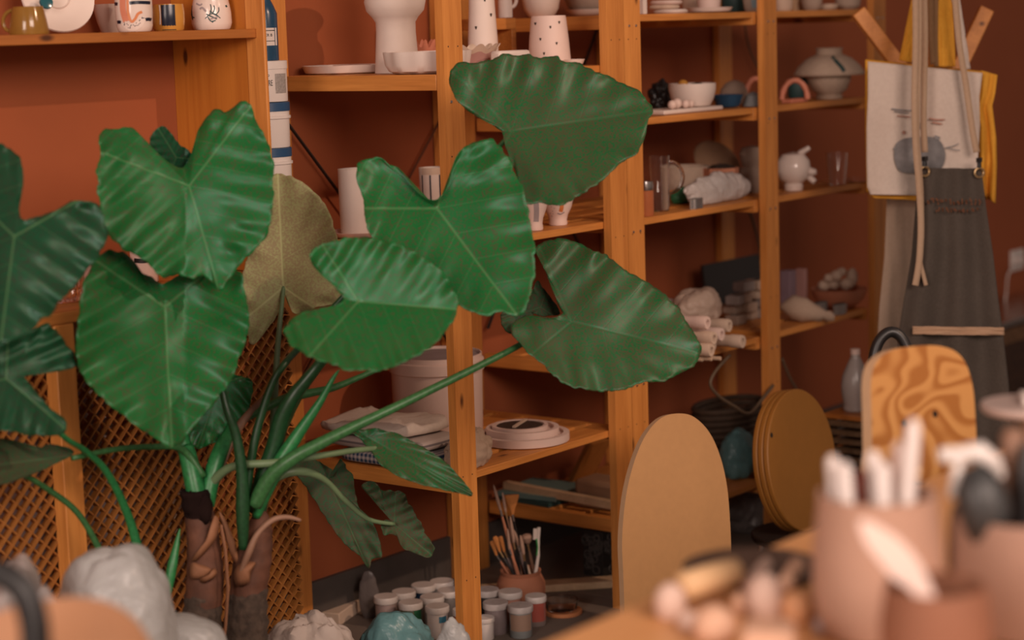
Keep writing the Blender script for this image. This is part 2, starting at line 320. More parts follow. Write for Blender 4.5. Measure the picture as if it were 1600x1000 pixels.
def blob(P,rad,seed=0,amp=.15,fr=9,flat=True,sub=40,hard=True,R=None,sq=1.0,oc=4):
    mb=MB(); P=Ve(P); n=sub*2; vs=[];random.seed(seed); off=Ve((seed*3.1,seed*1.7,seed*.9))
    rows=[]
    for i in range(sub+1):
        th=PI*i/sub
        for j in range(n):
            a=2*PI*j/n; d=Ve((math.sin(th)*math.cos(a),math.sin(th)*math.sin(a),math.cos(th)))
            pw=lambda c:math.copysign(abs(c)**sq,c)
            if sq!=1: d=Ve((pw(math.cos(a)),pw(math.sin(a)),0))*(abs(math.sin(th))**sq)+Ve((0,0,pw(math.cos(th))))
            q=Ve((d.x*rad[0],d.y*rad[1],d.z*rad[2]))
            h=NZ.turbulence(q*fr+off,oc,hard,noise_basis='PERLIN_ORIGINAL')-.45
            h+= .5*NZ.noise(q*fr*.5+off)
            v=q*(1+amp*h)
            if R: v=R@v
            v=P+v
            vs.append(v)
    if flat:
        zf=P.z-rad[2]*.72
        for v in vs:
            if v.z<zf: v.z=zf
        dz=0
    fs=[(i*n+j,(i+1)*n+j,(i+1)*n+(j+1)%n,i*n+(j+1)%n) for i in range(sub) for j in range(n)]
    return mb.add(vs,fs)
def bag(px,py0,px1,py1,d,ry,seed,amp=.25,fr=9,zb=None,**k):   # crumpled lump filling the pixel box at distance d; zb lifts or sinks its flat base
    c=atd((px+px1)/2,(py0+py1)/2,d); s=d/F; rx=(px1-px)/2*s; rz=(py1-py0)/2*s
    if zb is not None:
        top=c.z+rz; rz=(top-zb)/1.72; c=Ve((c.x,c.y,top-rz))
    Rm=Ma((RH,-FH,UP)).transposed()
    return blob(c,(rx,ry,rz),seed,amp,fr,R=Rm,**k)
def text_mb(txt,size,fn):                            # fn maps flat (x,y) to a place
    cu=bpy.data.curves.new('lettering','FONT'); cu.body=txt; cu.size=size; cu.align_x='CENTER'; cu.resolution_u=3
    o=bpy.data.objects.new('lettering',cu); COL.objects.link(o); bpy.context.view_layer.update()
    me=bpy.data.meshes.new_from_object(o.evaluated_get(bpy.context.evaluated_depsgraph_get()))
    r=[(fn(v.co.x,v.co.y)) for v in me.vertices],[tuple(p.vertices) for p in me.polygons]
    bpy.data.objects.remove(o); bpy.data.curves.remove(cu); bpy.data.meshes.remove(me); return r
# ================================================ the room
WY=.075                                             # face of the back wall
WALLM=plain('painted_wall',(.325,.082,.025),.85,.10,6,bump=.05)
FLOORM=plain('dusty_floor',(.17,.135,.11),.8,.25,9,bump=.1); SKIRT=plain('slate_skirting',(.075,.062,.055),.6,.35,16)
struct('floor',MB().bx(-4.5,6,-5.2,WY+.1,-.05,0),FLOORM)
struct('wall_back',MB().bx(-4.5,6,WY,WY+.1,0,2.7),WALLM)
struct('baseboard_back',MB().bx(-4.5,6,WY-.012,WY,0,.105),SKIRT)
# ================================================ shelving
YF0,YF1=-.44,-.42; YB0,YB1=.05,.07
def post(parent,x0,x1,y0,y1,h=1.85,bolts=()):
    mb=MB().bx(x0,x1,y0,y1,0,h)
    if y0<-.3:
        mb.cur=1
        for z in [.2+.22*i for i in range(8)]:
            for dx in (.25,.75): mb.lathe([(0,0),(.0016,0),(.0016,.0003),(0,.0003)],(x0+(x1-x0)*dx,y0-.0001,z),8,ax=(0,-1,0))
    p=obj('upright_post',mb,[PZ,DARK],parent)
    if y0<-.3:
        for z in bolts:
            for dx in (.3,.72):
                x=x0+(x1-x0)*dx; obj('bolt',MB().lathe([(0,0),(.0032,0),(.003,.0018),(0,.0022)],(x,y0,z),10,ax=(0,-1,0)),METAL,p)
    return p
def shelf(parent,x0,x1,z,y0=-.418,y1=.048,n=5,rail=.032,dirty=False,th=.016,name='slatted_shelf'):
    mb=MB(); w=(y1-y0)/n
    for i in range(n): mb.bx(x0+.018,x1-.018,y0+w*i,y0+w*i+w*.8,z-th,z)
    o=obj(name,mb,PX,parent,bevel=.0015)
    for x in (x0,x1-.018): obj('side_rail',MB().bx(x,x+.018,y0,y1,z-rail,z),PY,parent,bevel=.0015)
    return o
ZU,ZA,ZB,ZC=1.355,1.245,onY(835,364,-.418).z,.417
mu=thing('shelving_unit','tall pine shelving unit with slatted shelves standing behind the leafy plant','shelving',(.31,-.18,0))
post(mu,0,.06,YF0,YF1,bolts=(1.19,)); post(mu,0,.06,YB0,YB1); post(mu,.565,.63,YF0,YF1,bolts=(1.16,)); post(mu,.565,.63,YB0,YB1)
shelf(mu,0,.63,ZA); shelf(mu,0,.63,ZB); shelf(mu,0,.63,ZC)
zu=onY(862,26,-.16).z; ZU=zu
xu=onY(752,40,-.16).x
ri=one('shelf_riser',MB().bx(xu,.60,-.16,-.05,ZU-.0268,ZU-.0008).bx(xu,xu+.016,-.155,-.12,ZA+.001,ZU-.0268).bx(.584,.60,-.16,-.05,ZA+.001,ZU-.0268),PX,'low wooden riser shelf on the upper shelf behind the spotted cones','riser shelf',bevel=.0015)
obj('cross_brace',MB().beam((.03,.045,1.16),(.60,.045,.55),.003,.008,(0,1,0)),DARK,mu)
obj('cross_brace',MB().beam((.60,.049,1.16),(.03,.049,.55),.003,.006,(0,1,0)),plain('rust_steel',(.14,.045,.02),.6,.2),mu)
ru=thing('shelving_unit','long pine shelving unit of two bays holding bowls, bags and urns in the shadow','shelving',(1.25,-.18,0))
for x0,x1 in ((.632,.697),(1.24,1.30),(1.812,1.88)):
    post(ru,x0,x1,YF0,YF1,bolts=(1.33,1.09,.865,.51)); post(ru,x0,x1,YB0,YB1)
R0,R1,R2,R3=1.355,1.119,.889,.541
R4=onY(1150,765,-.418).z
for z in (R0,R1,R2,R3,R4):
    shelf(ru,.70,1.238,z); shelf(ru,1.302,1.81,z)
for (xa,za,xb,zb) in ((.72,1.33,1.22,.60),(1.22,1.33,.72,.60)): obj('cross_brace',MB().beam((xa,.045 if xa<1 else .049,za),(xb,.045 if xa<1 else .049,zb),.003,.008,(0,1,0)),DARK,ru)
ZA+=.0008; ZB+=.0008; ZC+=.0008; ZU+=.0008; R0+=.0008; R1+=.0008; R2+=.0008; R3+=.0008; R4+=.0008     # resting heights
# wall cabinet on the left: side panel, shelf
wc=thing('wall_cabinet','open wooden wall cabinet with a solid pine side panel, above the lattice','cabinet',(-.6,-.05,.86))
PXL=-.249
obj('side_panel',MB().bx(PXL,PXL+.010,-.14,WY,.862,1.85),PPANEL,wc,bevel=.001)
obj('front_trim',MB().bx(PXL-.002,PXL+.006,-.19,-.14,.862,1.85),PZ,wc,bevel=.002)
ZL=1.347
obj('shelf_board',MB().bx(-1.4,PXL,-.17,WY,ZL-.018,ZL),PSHELF,wc,bevel=.0015)
lc=thing('lattice_cabinet','low wooden cabinet with diamond lattice doors under a plank top','cabinet',(-.7,-.06,0))
ZL+=.0006
obj('plank_top',MB().bx(-1.5,-.232,-.235,WY-.013,.838,.86),PX,lc,bevel=.003)
obj('rail',MB().bx(-1.5,-.232,-.19,-.165,.79,.838),PSHELF,lc)
def lattice(x0,x1,z0,z1,y,p=.0287,w=.0142,t=.0035):
    mb=MB()
    for sgn,yy in ((1,y),(-1,y+t)):
        c=(z0-sgn*x1 if sgn>0 else z0+x0); c1=(z1-x0 if sgn>0 else z1+x1); c=math.floor(c/p)*p
        while c<c1:
            c+=p; pts=[]                          # line z = c + sgn*x
            xa=x0;xb=x1; za=c+sgn*xa; zb=c+sgn*xb
            if sgn>0: xa=max(x0,z0-c); xb=min(x1,z1-c)
            else: xa=max(x0,c-z1); xb=min(x1,c-z0)
            if xb-xa<.006: continue
            mb.beam((xa,yy,c+sgn*xa),(xb,yy,c+sgn*xb),t,w,(0,1,0))
    return mb
px_=onY(101,700,-.215).x
obj('lattice_panel',lattice(px_+.005,-.232,.04,.79,-.20),PLAT,lc)
obj('lattice_panel',lattice(-1.5,px_-.005,.04,.79,-.20),PLAT,lc)
obj('corner_post',MB().bx(px_-.022,px_+.022,-.235,-.203,0,.838),PZ,lc,bevel=.002)
obj('corner_post',MB().bx(-1.5,-1.46,-.235,-.203,0,.838),PZ,lc,bevel=.002)
for i,(a,b_,nm,mat) in enumerate(((185,300,'pale sack stored behind the right lattice door',WRAP),(-20,80,'grey-lilac sack stored behind the left lattice door',LILAC),(110,185,'lilac parcel stored behind the lattice beside the post',LILAC))):
    a0=onY(a,800,-.06).x; b0=onY(b_,800,-.06).x
    one('sack',blob(((a0+b0)/2,-.06,.34),((b0-a0)/2*.9,.085,.34),i+40,.12,8,sub=24),mat,nm,'sack')
# ================================================ elephant-ear plant
base=onZ(352,1105,0.0); base=atd(352,1000,3.64); 
pl=thing('elephant_ear_plant','large elephant ear plant with broad heart-shaped green leaves on long stems','plant',(base.x,base.y,0))
def pd(x,d): return d-.13-max(0,290-x)*.0009
def leaf(outl,J,tip,d,tx=0,ty=-.5,fold=.0,bow=.0,rip=.003,mat=LF,sp=.24,k=.5,edge=.004,ne=14,rings=26,name='leaf',tw=0,scal=3.2):
    O=catmull(outl,7); n=len(O)
    if scal: O=[(x+(x-J[0])/math.hypot(x-J[0],y-J[1])*scal*(NZ.noise(Ve((x/9,y/9,1)))+.7*NZ.noise(Ve((x/22,y/22,5)))),y+(y-J[1])/math.hypot(x-J[0],y-J[1])*scal*(NZ.noise(Ve((x/9,y/9,1)))+.7*NZ.noise(Ve((x/22,y/22,5))))) for x,y in O]
    ax=((tip[0]-J[0]),(tip[1]-J[1])); Lp=math.hypot(*ax); a=(ax[0]/Lp,ax[1]/Lp); b=(-a[1],a[0])
    mb=MB(); mb.uv=[]; 
    def pt(s,j):
        q=(J[0]+(O[j][0]-J[0])*s,J[1]+(O[j][1]-J[1])*s); dx,dy=q[0]-J[0],q[1]-J[1]
        m=(dx*a[0]+dy*a[1])/Lp; p=(dx*b[0]+dy*b[1])/Lp
        ph=2*PI*(m-k*abs(p))/sp
        dd=d+(tx*dx+ty*dy)*1e-3-fold*abs(p)+bow*s*s+tw*m*p-rip*math.cos(ph)*min(1,abs(p)*3)*(.3+1.1*s*s)*(1.1+1.3*NZ.noise(Ve((m*4+J[0],p*4,0))))+.012*NZ.noise(Ve((q[0]/70,q[1]/70,d)))+edge*s**5*math.sin(ne*2*PI*j/n)
        return atd(q[0],q[1],pd(q[0],dd)),(m,p)
    P,u=pt(0,0); mb.v.append(P); mb.uv.append(u)
    for i in range(1,rings+1):
        s=(i/rings)**.85
        for j in range(n):
            P,u=pt(s,j); mb.v.append(P); mb.uv.append(u)
    fs=[(0,1+(j+1)%n,1+j) for j in range(n)]
    for i in range(rings-1):
        for j in range(n): fs.append((1+i*n+j,1+i*n+(j+1)%n,1+(i+1)*n+(j+1)%n,1+(i+1)*n+j))
    mb.f=fs; mb.mi=[0]*len(fs)
    return obj(name,mb,mat,pl,ang=180,thick=.0011)
def stem(pts,mat,n=10,name='petiole',k=5):   # (x,y,depth,width px)
    p=catmull(pts,k,False); mb=MB().tube([atd(x,y,pd(x,d)) for x,y,d,w in p],[w/2*d/F for x,y,d,w in p],n)
    return obj(name,mb,mat,pl,ang=180)
# A top right
leaf([(785,212),(775,199),(760,190),(742,180),(725,168),(710,150),(702,128),(706,107),(722,97),(745,97),(770,92),(790,84),(806,88),(826,84),(842,90),(868,88),(885,97),(905,99),(930,112),(955,120),(978,133),(1000,142),(1012,158),(1019,174),(1010,200),(1004,222),(995,240),(975,252),(955,268),(938,284),(915,298),(893,314),(868,320),(845,316),(820,318),(812,290),(803,262),(793,238)],(800,205),(1019,174),3.86,.1,-.75,fold=.05,rip=0.0041,mat=LFB,edge=.005)
# B centre
leaf([(675,313),(655,302),(640,285),(622,262),(604,256),(596,247),(575,247),(559,258),(558,280),(565,303),(570,335),(576,358),(590,390),(620,420),(660,440),(705,462),(722,480),(742,489),(760,494),(780,487),(803,492),(820,488),(830,455),(835,430),(836,400),(833,365),(827,335),(818,300),(804,268),(797,250),(790,241),(780,226),(768,217),(748,220),(728,228),(716,240),(708,258),(703,282),(691,305)],(683,326),(806,490),3.74,.0,-.55,fold=.03,rip=0.0025,mat=LF,bow=-.02)
# C
leaf([(537,467),(528,455),(515,440),(500,427),(486,410),(485,395),(494,386),(516,377),(550,371),(586,373),(620,382),(655,397),(684,417),(702,437),(712,460),(716,484),(704,507),(690,525),(673,543),(655,553),(632,565),(610,575),(588,580),(566,578),(545,580),(530,573),(516,570),(498,562),(481,556),(466,547),(455,540),(443,519),(448,507),(458,497),(472,488),(495,484),(516,481),(530,475)],(560,471),(716,484),3.55,.15,-.7,fold=.10,rip=0.0036,mat=LF,edge=.003)
# D right
leaf([(877,491),(872,475),(862,450),(853,425),(845,407),(838,395),(842,383),(861,375),(885,374),(911,382),(928,392),(945,397),(963,411),(986,426),(1009,440),(1038,460),(1062,484),(1076,507),(1088,527),(1095,545),(1090,562),(1080,575),(1062,584),(1045,592),(1033,597),(1009,597),(986,606),(963,610),(934,612),(905,607),(882,599),(859,581),(838,561),(815,540),(800,522),(803,505),(826,493),(855,497)],(894,503),(1095,552),3.86,.25,-.65,fold=.02,rip=0.0033,mat=LFB)
leaf([(838,440),(850,450),(862,468),(876,488),(862,494),(846,493),(830,489),(812,500),(802,520),(790,515),(782,500),(785,488),(810,490),(826,470)],(845,480),(785,500),3.93,.2,-.3,mat=LFW,rip=0.0017)
# E olive back leaf
leaf([(445,462),(452,478),(462,492),(480,485),(500,480),(524,474),(538,465),(540,440),(536,400),(528,372),(520,352),(516,332),(503,312),(490,299),(472,284),(450,276),(431,271),(420,290),(408,330),(395,380),(381,420),(376,450),(380,490),(386,520),(391,536),(402,533),(413,520),(424,506),(434,490),(441,475)],(443,448),(434,272),3.98,.1,.25,fold=.03,rip=0.0022,mat=LFO)
# F upper left, and its folded lobe
leaf([(296,248),(285,262),(270,258),(250,243),(232,226),(217,209),(203,199),(180,202),(162,203),(154,220),(157,245),(150,268),(154,285),(151,298),(157,318),(156,336),(163,357),(189,386),(220,403),(241,423),(261,433),(281,429),(299,437),(316,430),(333,443),(342,453),(352,445),(366,427),(378,409),(390,397),(406,382),(420,360),(426,323),(428,290),(426,250),(418,222),(408,203),(399,182),(388,160),(376,159),(364,169),(350,175),(336,171),(322,184),(310,203),(303,226)],(296,291),(342,453),3.64,.0,-.35,fold=.03,rip=0.0028,bow=.015,mat=LF)
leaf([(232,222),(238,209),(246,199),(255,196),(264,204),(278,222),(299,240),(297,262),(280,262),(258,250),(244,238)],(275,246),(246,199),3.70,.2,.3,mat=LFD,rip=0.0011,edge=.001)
# G lower left
leaf([(249,443),(236,432),(220,424),(209,408),(196,396),(180,393),(166,391),(154,402),(139,420),(128,455),(125,482),(120,510),(119,545),(122,570),(130,590),(151,614),(174,635),(203,658),(226,675),(249,689),(262,697),(276,697),(290,684),(313,655),(339,626),(357,600),(368,577),(380,545),(388,518),(389,490),(384,460),(378,428),(362,424),(335,430),(305,428),(280,430),(263,440)],(257,480),(268,697),3.66,.0,-.45,fold=.035,rip=0.0047,bow=.0,mat=LF)
# H behind G
leaf([(330,590),(350,585),(374,587),(391,593),(395,610),(392,632),(380,655),(357,677),(331,695),(308,700),(285,695),(270,680),(290,650),(310,620)],(345,600),(308,700),3.86,.2,-.3,mat=LF,rip=0.0028)
# I left edge
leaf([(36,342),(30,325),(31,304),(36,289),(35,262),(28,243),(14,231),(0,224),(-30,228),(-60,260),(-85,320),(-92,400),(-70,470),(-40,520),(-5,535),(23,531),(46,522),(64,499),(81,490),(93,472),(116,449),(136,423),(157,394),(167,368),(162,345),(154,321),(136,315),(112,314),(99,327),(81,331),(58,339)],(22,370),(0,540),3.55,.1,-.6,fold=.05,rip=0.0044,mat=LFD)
# J left, lower
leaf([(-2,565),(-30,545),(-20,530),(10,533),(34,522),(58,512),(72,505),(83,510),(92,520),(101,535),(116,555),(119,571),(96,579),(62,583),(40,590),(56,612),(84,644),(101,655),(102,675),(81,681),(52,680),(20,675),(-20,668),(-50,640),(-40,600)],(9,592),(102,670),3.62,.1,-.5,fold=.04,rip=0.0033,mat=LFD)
leaf([(-20,690),(10,686),(30,692),(58,700),(80,694),(113,703),(110,712),(87,724),(58,738),(23,751),(-10,758),(-50,740)],(112,712),(-30,730),3.72,.1,-.9,mat=LFW,rip=0.0017,fold=.06)
# L lower centre
leaf([(548,672),(566,670),(586,670),(620,677),(649,692),(678,709),(704,729),(722,750),(736,768),(738,775),(722,772),(704,768),(673,761),(638,751),(609,736),(591,721),(578,702),(565,689)],(575,684),(738,775),3.86,.2,-.8,fold=.05,rip=0.0017,mat=LFB)
# M, N drooping
leaf([(455,722),(470,712),(496,719),(516,733),(525,743),(529,722),(535,718),(542,730),(551,743),(555,768),(562,795),(580,812),(591,838),(597,868),(584,872),(575,886),(562,869),(539,850),(516,820),(499,792),(478,762)],(512,748),(575,886),4.0,.2,-.2,fold=.05,rip=0.0028,mat=LFW)
leaf([(612,812),(600,796),(592,782),(578,772),(565,760),(574,754),(587,753),(597,766),(615,766),(632,769),(636,780),(642,792),(655,812),(667,836),(679,858),(670,871),(649,864),(629,856),(618,836),(601,836),(594,823),(600,814)],(616,819),(675,868),3.98,.2,-.2,fold=.04,rip=0.0033,mat=LFW)
# petioles
stem([(312,800,3.76,30),(302,750,3.76,29),(293,710,3.77,27),(283,680,3.78,22),(262,560,3.74,12),(257,482,3.68,9)],STEMV)
stem([(322,790,3.77,26),(332,740,3.78,26),(346,700,3.80,24),(362,660,3.86,14),(352,610,3.88,9)],STEMV)
stem([(380,858,3.74,14),(379,800,3.73,21),(378,740,3.72,18),(369,680,3.71,15),(352,630,3.70,12),(330,520,3.72,10),(300,380,3.72,8),(296,292,3.66,7)],STEMD)
stem([(400,800,3.79,30),(412,750,3.78,30),(428,700,3.77,26),(440,655,3.76,26),(458,620,3.75,22),(480,592,3.75,18),(505,560,3.74,14),(540,510,3.68,10),(560,472,3.57,8)],STEMD)
stem([(385,780,3.76,12),(392,720,3.76,14),(405,660,3.76,13),(425,600,3.76,12),(445,568,3.77,11),(475,535,3.82,10),(560,440,3.84,9),(670,360,3.82,8),(684,327,3.76,8)],STEMD)
stem([(424,720,3.90,9),(428,640,3.92,11),(434,540,3.95,9),(440,480,3.97,7),(443,448,3.985,6)],STEML)
stem([(335,760,3.80,12),(352,710,3.82,13),(378,660,3.84,13),(415,622,3.86,12)],STEMB)
stem([(360,668,3.84,6),(400,645,3.85,12),(440,625,3.86,14),(480,615,3.87,13),(520,606,3.88,11),(560,590,3.89,9),(600,572,3.90,8)],STEM)
stem([(398,790,3.74,22),(420,748,3.73,24),(455,718,3.72,22),(500,693,3.72,19),(550,668,3.73,17),(620,635,3.75,14),(720,586,3.80,12),(790,551,3.84,10),(830,530,3.87,9),(893,504,3.88,7)],STEM)
stem([(325,762,3.78,16),(345,740,3.76,14),(372,727,3.74,13),(430,723,3.73,12),(500,712,3.76,10),(560,703,3.82,9),(600,700,3.87,8)],STEML)
stem([(400,808,3.77,14),(415,765,3.76,24),(440,718,3.75,23),(470,672,3.75,18),(500,628,3.75,12),(520,592,3.75,7),(530,578,3.75,2)],STEMV,name='furled_leaf')
stem([(420,752,3.78,14),(450,738,3.78,15),(480,738,3.80,13),(510,752,3.84,9),(540,783,3.88,8),(575,811,3.93,7),(616,819,3.97,6)],STEML)
stem([(318,745,3.76,11),(285,702,3.75,11),(240,698,3.74,10),(180,702,3.73,9),(113,716,3.72,8)],STEM)
stem([(240,985,3.77,18),(222,900,3.77,16),(215,855,3.77,15),(196,795,3.76,13),(165,735,3.73,11),(130,702,3.70,9),(95,678,3.66,8),(9,592,3.63,7)],STEMV)
stem([(185,930,3.77,12),(152,852,3.77,10),(120,800,3.77,9),(80,768,3.77,9),(42,745,3.76,8),(10,735,3.75,7)],STEM)
stem([(405,760,3.82,14),(430,700,3.84,14),(480,600,3.88,11),(600,450,3.92,10),(720,300,3.93,9),(800,206,3.88,7)],STEM)
stem([(-20,700,3.70,12),(-10,560,3.66,10),(10,440,3.62,9),(22,371,3.57,7)],STEM)
stem([(262,930,3.74,10),(268,890,3.74,16),(276,850,3.74,9),(281,826,3.74,2)],STEMV,name='furled_leaf')
stem([(372,905,3.74,6),(388,865,3.73,11),(402,835,3.73,9),(425,813,3.74,9),(448,808,3.75,8),(470,813,3.76,5)],STEMB,name='dead_stalk')
# trunks
def trunk(pts,mat,seed,amp=.10,n=28,name='trunk',fr=60):
    p=catmull(pts,8,False); mb=MB(); cs=[atd(x,y,pd(x,d)) for x,y,d,w in p]; vs=[]
    for i,(c,(x,y,d,w)) in enumerate(zip(cs,p)):
        r=w/2*d/F
        for j in range(n):
            a=2*PI*j/n; v=RH*math.cos(a)-FH*math.sin(a); q=c+v*r
            rr=r*(1+amp*NZ.turbulence(Ve((math.cos(a)*1.5,math.sin(a)*1.5+seed,q.z*fr)),3,True)-amp*.4+amp*.4*math.sin(q.z*230))
            vs.append(c+v*rr)
    mb.add(vs,[(i*n+j,i*n+(j+1)%n,(i+1)*n+(j+1)%n,(i+1)*n+j) for i in range(len(cs)-1) for j in range(n)])
    mb.f.append(tuple(range((len(cs)-1)*n,len(cs)*n))[::-1]); mb.mi.append(0)
    return obj(name,mb,mat,pl,ang=60)
trunk([(308,1110,3.76,66),(312,1050,3.76,64),(314,1000,3.76,62),(316,950,3.76,58),(318,925,3.76,54)],BARK,1)
trunk([(378,1110,3.78,76),(380,1050,3.78,74),(382,1000,3.78,70),(386,950,3.78,62),(390,905,3.78,52)],BARK,2)
trunk([(318,945,3.76,57),(320,900,3.76,56),(318,850,3.76,50),(313,810,3.76,46),(310,795,3.76,44)],SHEATH,3,.05,name='sheath',fr=8)
trunk([(310,806,3.755,42),(308,790,3.755,45),(306,775,3.755,46),(303,766,3.755,40)],BLKS,4,.12,name='withered_collar',fr=20)
trunk([(388,925,3.78,56),(394,880,3.78,58),(402,840,3.78,46),(406,812,3.78,30),(408,796,3.785,10)],SHEATH,5,.06,name='sheath',fr=8)
def flap(pts,mat,d,bulge=.012):
    O=catmull(pts,5); cx=sum(p[0] for p in O)/len(O); cy=sum(p[1] for p in O)/len(O); mb=MB(); n=len(O); mb.v=[atd(cx,cy,pd(cx,d)-bulge)]
    for s in (.5,1):
        for (x,y) in O: mb.v.append(atd(cx+(x-cx)*s,cy+(y-cy)*s,pd(x,d)-bulge*(1-s**2)))
    mb.f=[(0,1+(j+1)%n,1+j) for j in range(n)]+[(1+j,1+(j+1)%n,1+n+(j+1)%n,1+n+j) for j in range(n)]; mb.mi=[0]*len(mb.f)
    return obj('sheath_flap',mb,mat,pl,ang=180,thick=.0015)
flap([(335,806),(342,815),(338,840),(322,862),(305,877),(301,872),(318,850),(328,825)],SHEATHL,3.728)
flap([(312,905),(325,897),(334,888),(339,895),(332,905),(318,911)],SHEATHL,3.725)
flap([(366,895),(376,880),(397,878),(398,884),(392,895),(388,912),(370,915)],SHEATHL,3.742)
flap([(300,880),(312,882),(330,890),(322,902),(302,905),(297,895)],SHEATHL,3.727,.006)
flap([(342,800),(352,812),(368,850),(372,880),(362,870),(350,830)],SHEATHL,3.76,.004)
flap([(296,768),(304,775),(312,790),(318,772),(328,780),(331,805),(322,820),(308,812),(292,800)],BLKS,3.735,.006)
obj('dry_strip',MB().tube([atd(x,y,3.60) for x,y in ((345,820),(352,860),(356,920),(352,980),(346,1040))],[.004,.004,.0045,.004,.003],8,flat=.4),SHEATHL,pl)
bp=Ve((base.x,base.y,0)); 
obj('planter',pot([(.10,0),(.12,.01),(.13,.065),(.135,.07)],bp,.008),TERRA2,pl); obj('soil',MB().lathe([(0,.055),(.12,.055),(.12,.045),(0,.045)],bp),DARK,pl)
# ================================================ pottery on the shelves
def vessel(name,P,prof,mat,label,cat,group=None,t=3,marks=None,n=36,parts=None,wob=None,handle=None,mats=None,open_=True):
    # prof in image pixels (radius, height) scaled to the distance of P
    k=spp(P); pr=[(r*k,h*k) for r,h in prof]; mb=MB()
    if open_: pot(pr,P,t*k,n,mb,wob=wob)
    else: mb.lathe(([] if pr[0][0]==0 else [(0,pr[0][1])])+pr+([] if pr[-1][0]==0 else [(0,pr[-1][1])]),P,n,wob=wob)
    def rf(z):
        for (a,ha),(b,hb) in zip(pr,pr[1:]):
            if ha<=z<=hb: return a+(b-a)*((z-ha)/(hb-ha) if hb>ha else 0)
        return pr[-1][0] if z>pr[-1][1] else pr[0][0]
    if handle:                                     # (side, x offset, z0, z1, reach, thickness) in pixels
        sd,z0,z1,re,th=handle; r0=rf(z0*k)-1.5*k; r1=rf(z1*k)-1.5*k
        q=[]
        for i in range(11):
            a=PI*i/10; q.append(Ve(P)+RH*(sd*((r0+(r1-r0)*i/10)+math.sin(a)*re*k))+UP*((z0+(z1-z0)*(1-math.cos(a))/2)*k))
        hm=MB().tube(q,th*k/2,10)
    if handle or parts:
        g=thing(name,label,cat,P,group); b=obj('body',mb if not marks else mb,mats or mat,g)
        if handle: obj('handle',hm,mat,g)
        if marks: marks(mb,P,rf,k)
        return g,rf,k
    if marks:
        marks(mb,P,rf,k)
    o=one(name,mb,mats or mat,label,cat,group,loc=P); return o,rf,k
# ---- wall cabinet shelf
def cup_marks(f):
    return f
P=colX(46,-.115,ZL)
vessel('mug',P,[(30,0),(31,3),(28,22),(25,36),(23,43)],AMBER,'amber glazed mug flaring to its foot, left end of the wall cabinet shelf','mug',handle=(-1,6,38,14,6))
P=colX(92,-.02,ZL); k=spp(P); R_=60*k; axn=Ve((-.28,-.90,.33)).normalized(); cc=P+UP*(R_*.93+.002)
g=thing('plate','pale round plate with a teal inset propped upright behind the amber mug','plate',P)
obj('plate_disc',MB().lathe([(0,-.004),(R_*.6,-.004),(R_,.004),(R_*.985,.008),(R_*.6,0),(R_*.35,.001),(R_*.33,.004),(R_*.30,.001),(0,.001)],cc,48,ax=axn),WHITE,g)
gx=onY(72,4,cc.y-.02); obj('glass_inset',MB().lathe([(0,0),(11*k,0),(10*k,.004),(0,.006)],gx,24,ax=axn),TEAL,g)
P=colX(178,.012,ZL)
vessel('cup',P,[(19,0),(20,2),(25,16),(29,34),(29,44)],GLAZE,'plain white tapered cup behind the striped painted cup','cup')
def mk(mb,P,rf,k):
    A=dict(xc=211,yb=49,k=k)
    mb.cur=1; mb.stroke(P,rf,[(200,-8),(199,15),(203,33)],10,**A); mb.cur=2; mb.stroke(P,rf,[(208,-8),(207,18),(211,33),(217,30),(222,22),(228,19)],4,**A)
    mb.cur=3
    for x0,x1,y in ((183,190,6),(210,239,5),(187,194,34),(232,239,31)): mb.stroke(P,rf,[(x0,y),((x0+x1)/2,y-.6),(x1,y+.3)],5,**A)
    mb.cur=4; mb.stroke(P,rf,[(199,35),(206,42),(215,43),(224,37),(230,26)],9,**A); mb.cur=3
    random.seed(5)
    for i in range(26):
        t=random.random(); x=199+31*t; y=36+26*(t*(1-t))-11*t*t+random.uniform(-3,3); mb.stroke(P,rf,[(x,y),(x+1.2,y+.5)],1.3,**A)
P=colX(211,-.095,ZL)
vessel('cup',P,[(24,0),(26,2),(28,9),(29,30),(29,62)],GLAZE,'white cup painted with a coral bend, dark dashes and dots','cup',marks=mk,mats=[GLAZE,CORAL,ORANGE,NAVY,WHITE])
def mk(mb,P,rf,k):
    A=dict(xc=264,yb=46,k=k); mb.cur=1; mb.patch(P,rf,257.5,278.5,6,45,**A); mb.cur=2; mb.stroke(P,rf,[(255,6),(256,20),(255,36)],2.2,**A)
P=colX(264,-.085,ZL)
vessel('cup',P,[(22,0),(24,3),(25.5,15),(25.5,30),(24,41)],MUST,'mustard yellow cup with a wide dark blue stripe','cup',marks=mk,mats=[MUST,NAVY,GLAZE])
def mk(mb,P,rf,k):
    A=dict(xc=331.5,yb=46,k=k); mb.cur=1
    for pts,w in (([(326,29),(333,23),(341,22),(349,29)],1.2),([(333,24),(336,15),(335,7)],1.4),([(338,22),(341,14),(340,9)],1.4),([(343,23),(347,18),(347,12)],1.3),([(330,26),(335,33),(342,32)],1.6),([(328,22),(336,26),(344,30)],1.8),([(334,17),(338,21),(345,25)],2),([(301,20),(304,25),(308,27)],1.6),([(303,8),(302,16),(304,30)],2),([(357,9),(358,12)],2),([(336,33),(338,35)],2)): mb.stroke(P,rf,pts,w,**A)
    mb.cur=2
    for pts,w in (([(312,5),(318,8),(322,6)],2.5),([(318,14),(322,12),(328,18)],3),([(334,30),(340,28),(345,27)],2)): mb.stroke(P,rf,pts,w,**A)
P=colX(331.5,-.085,ZL)
vessel('cup',P,[(27,0),(29,2),(31.5,10),(31,26),(29,38),(27,47),(26,58)],GLAZE,'white rounded cup with dark green sprig drawings, beside the side panel','cup',marks=mk,mats=[GLAZE,DTEAL,LILAC])
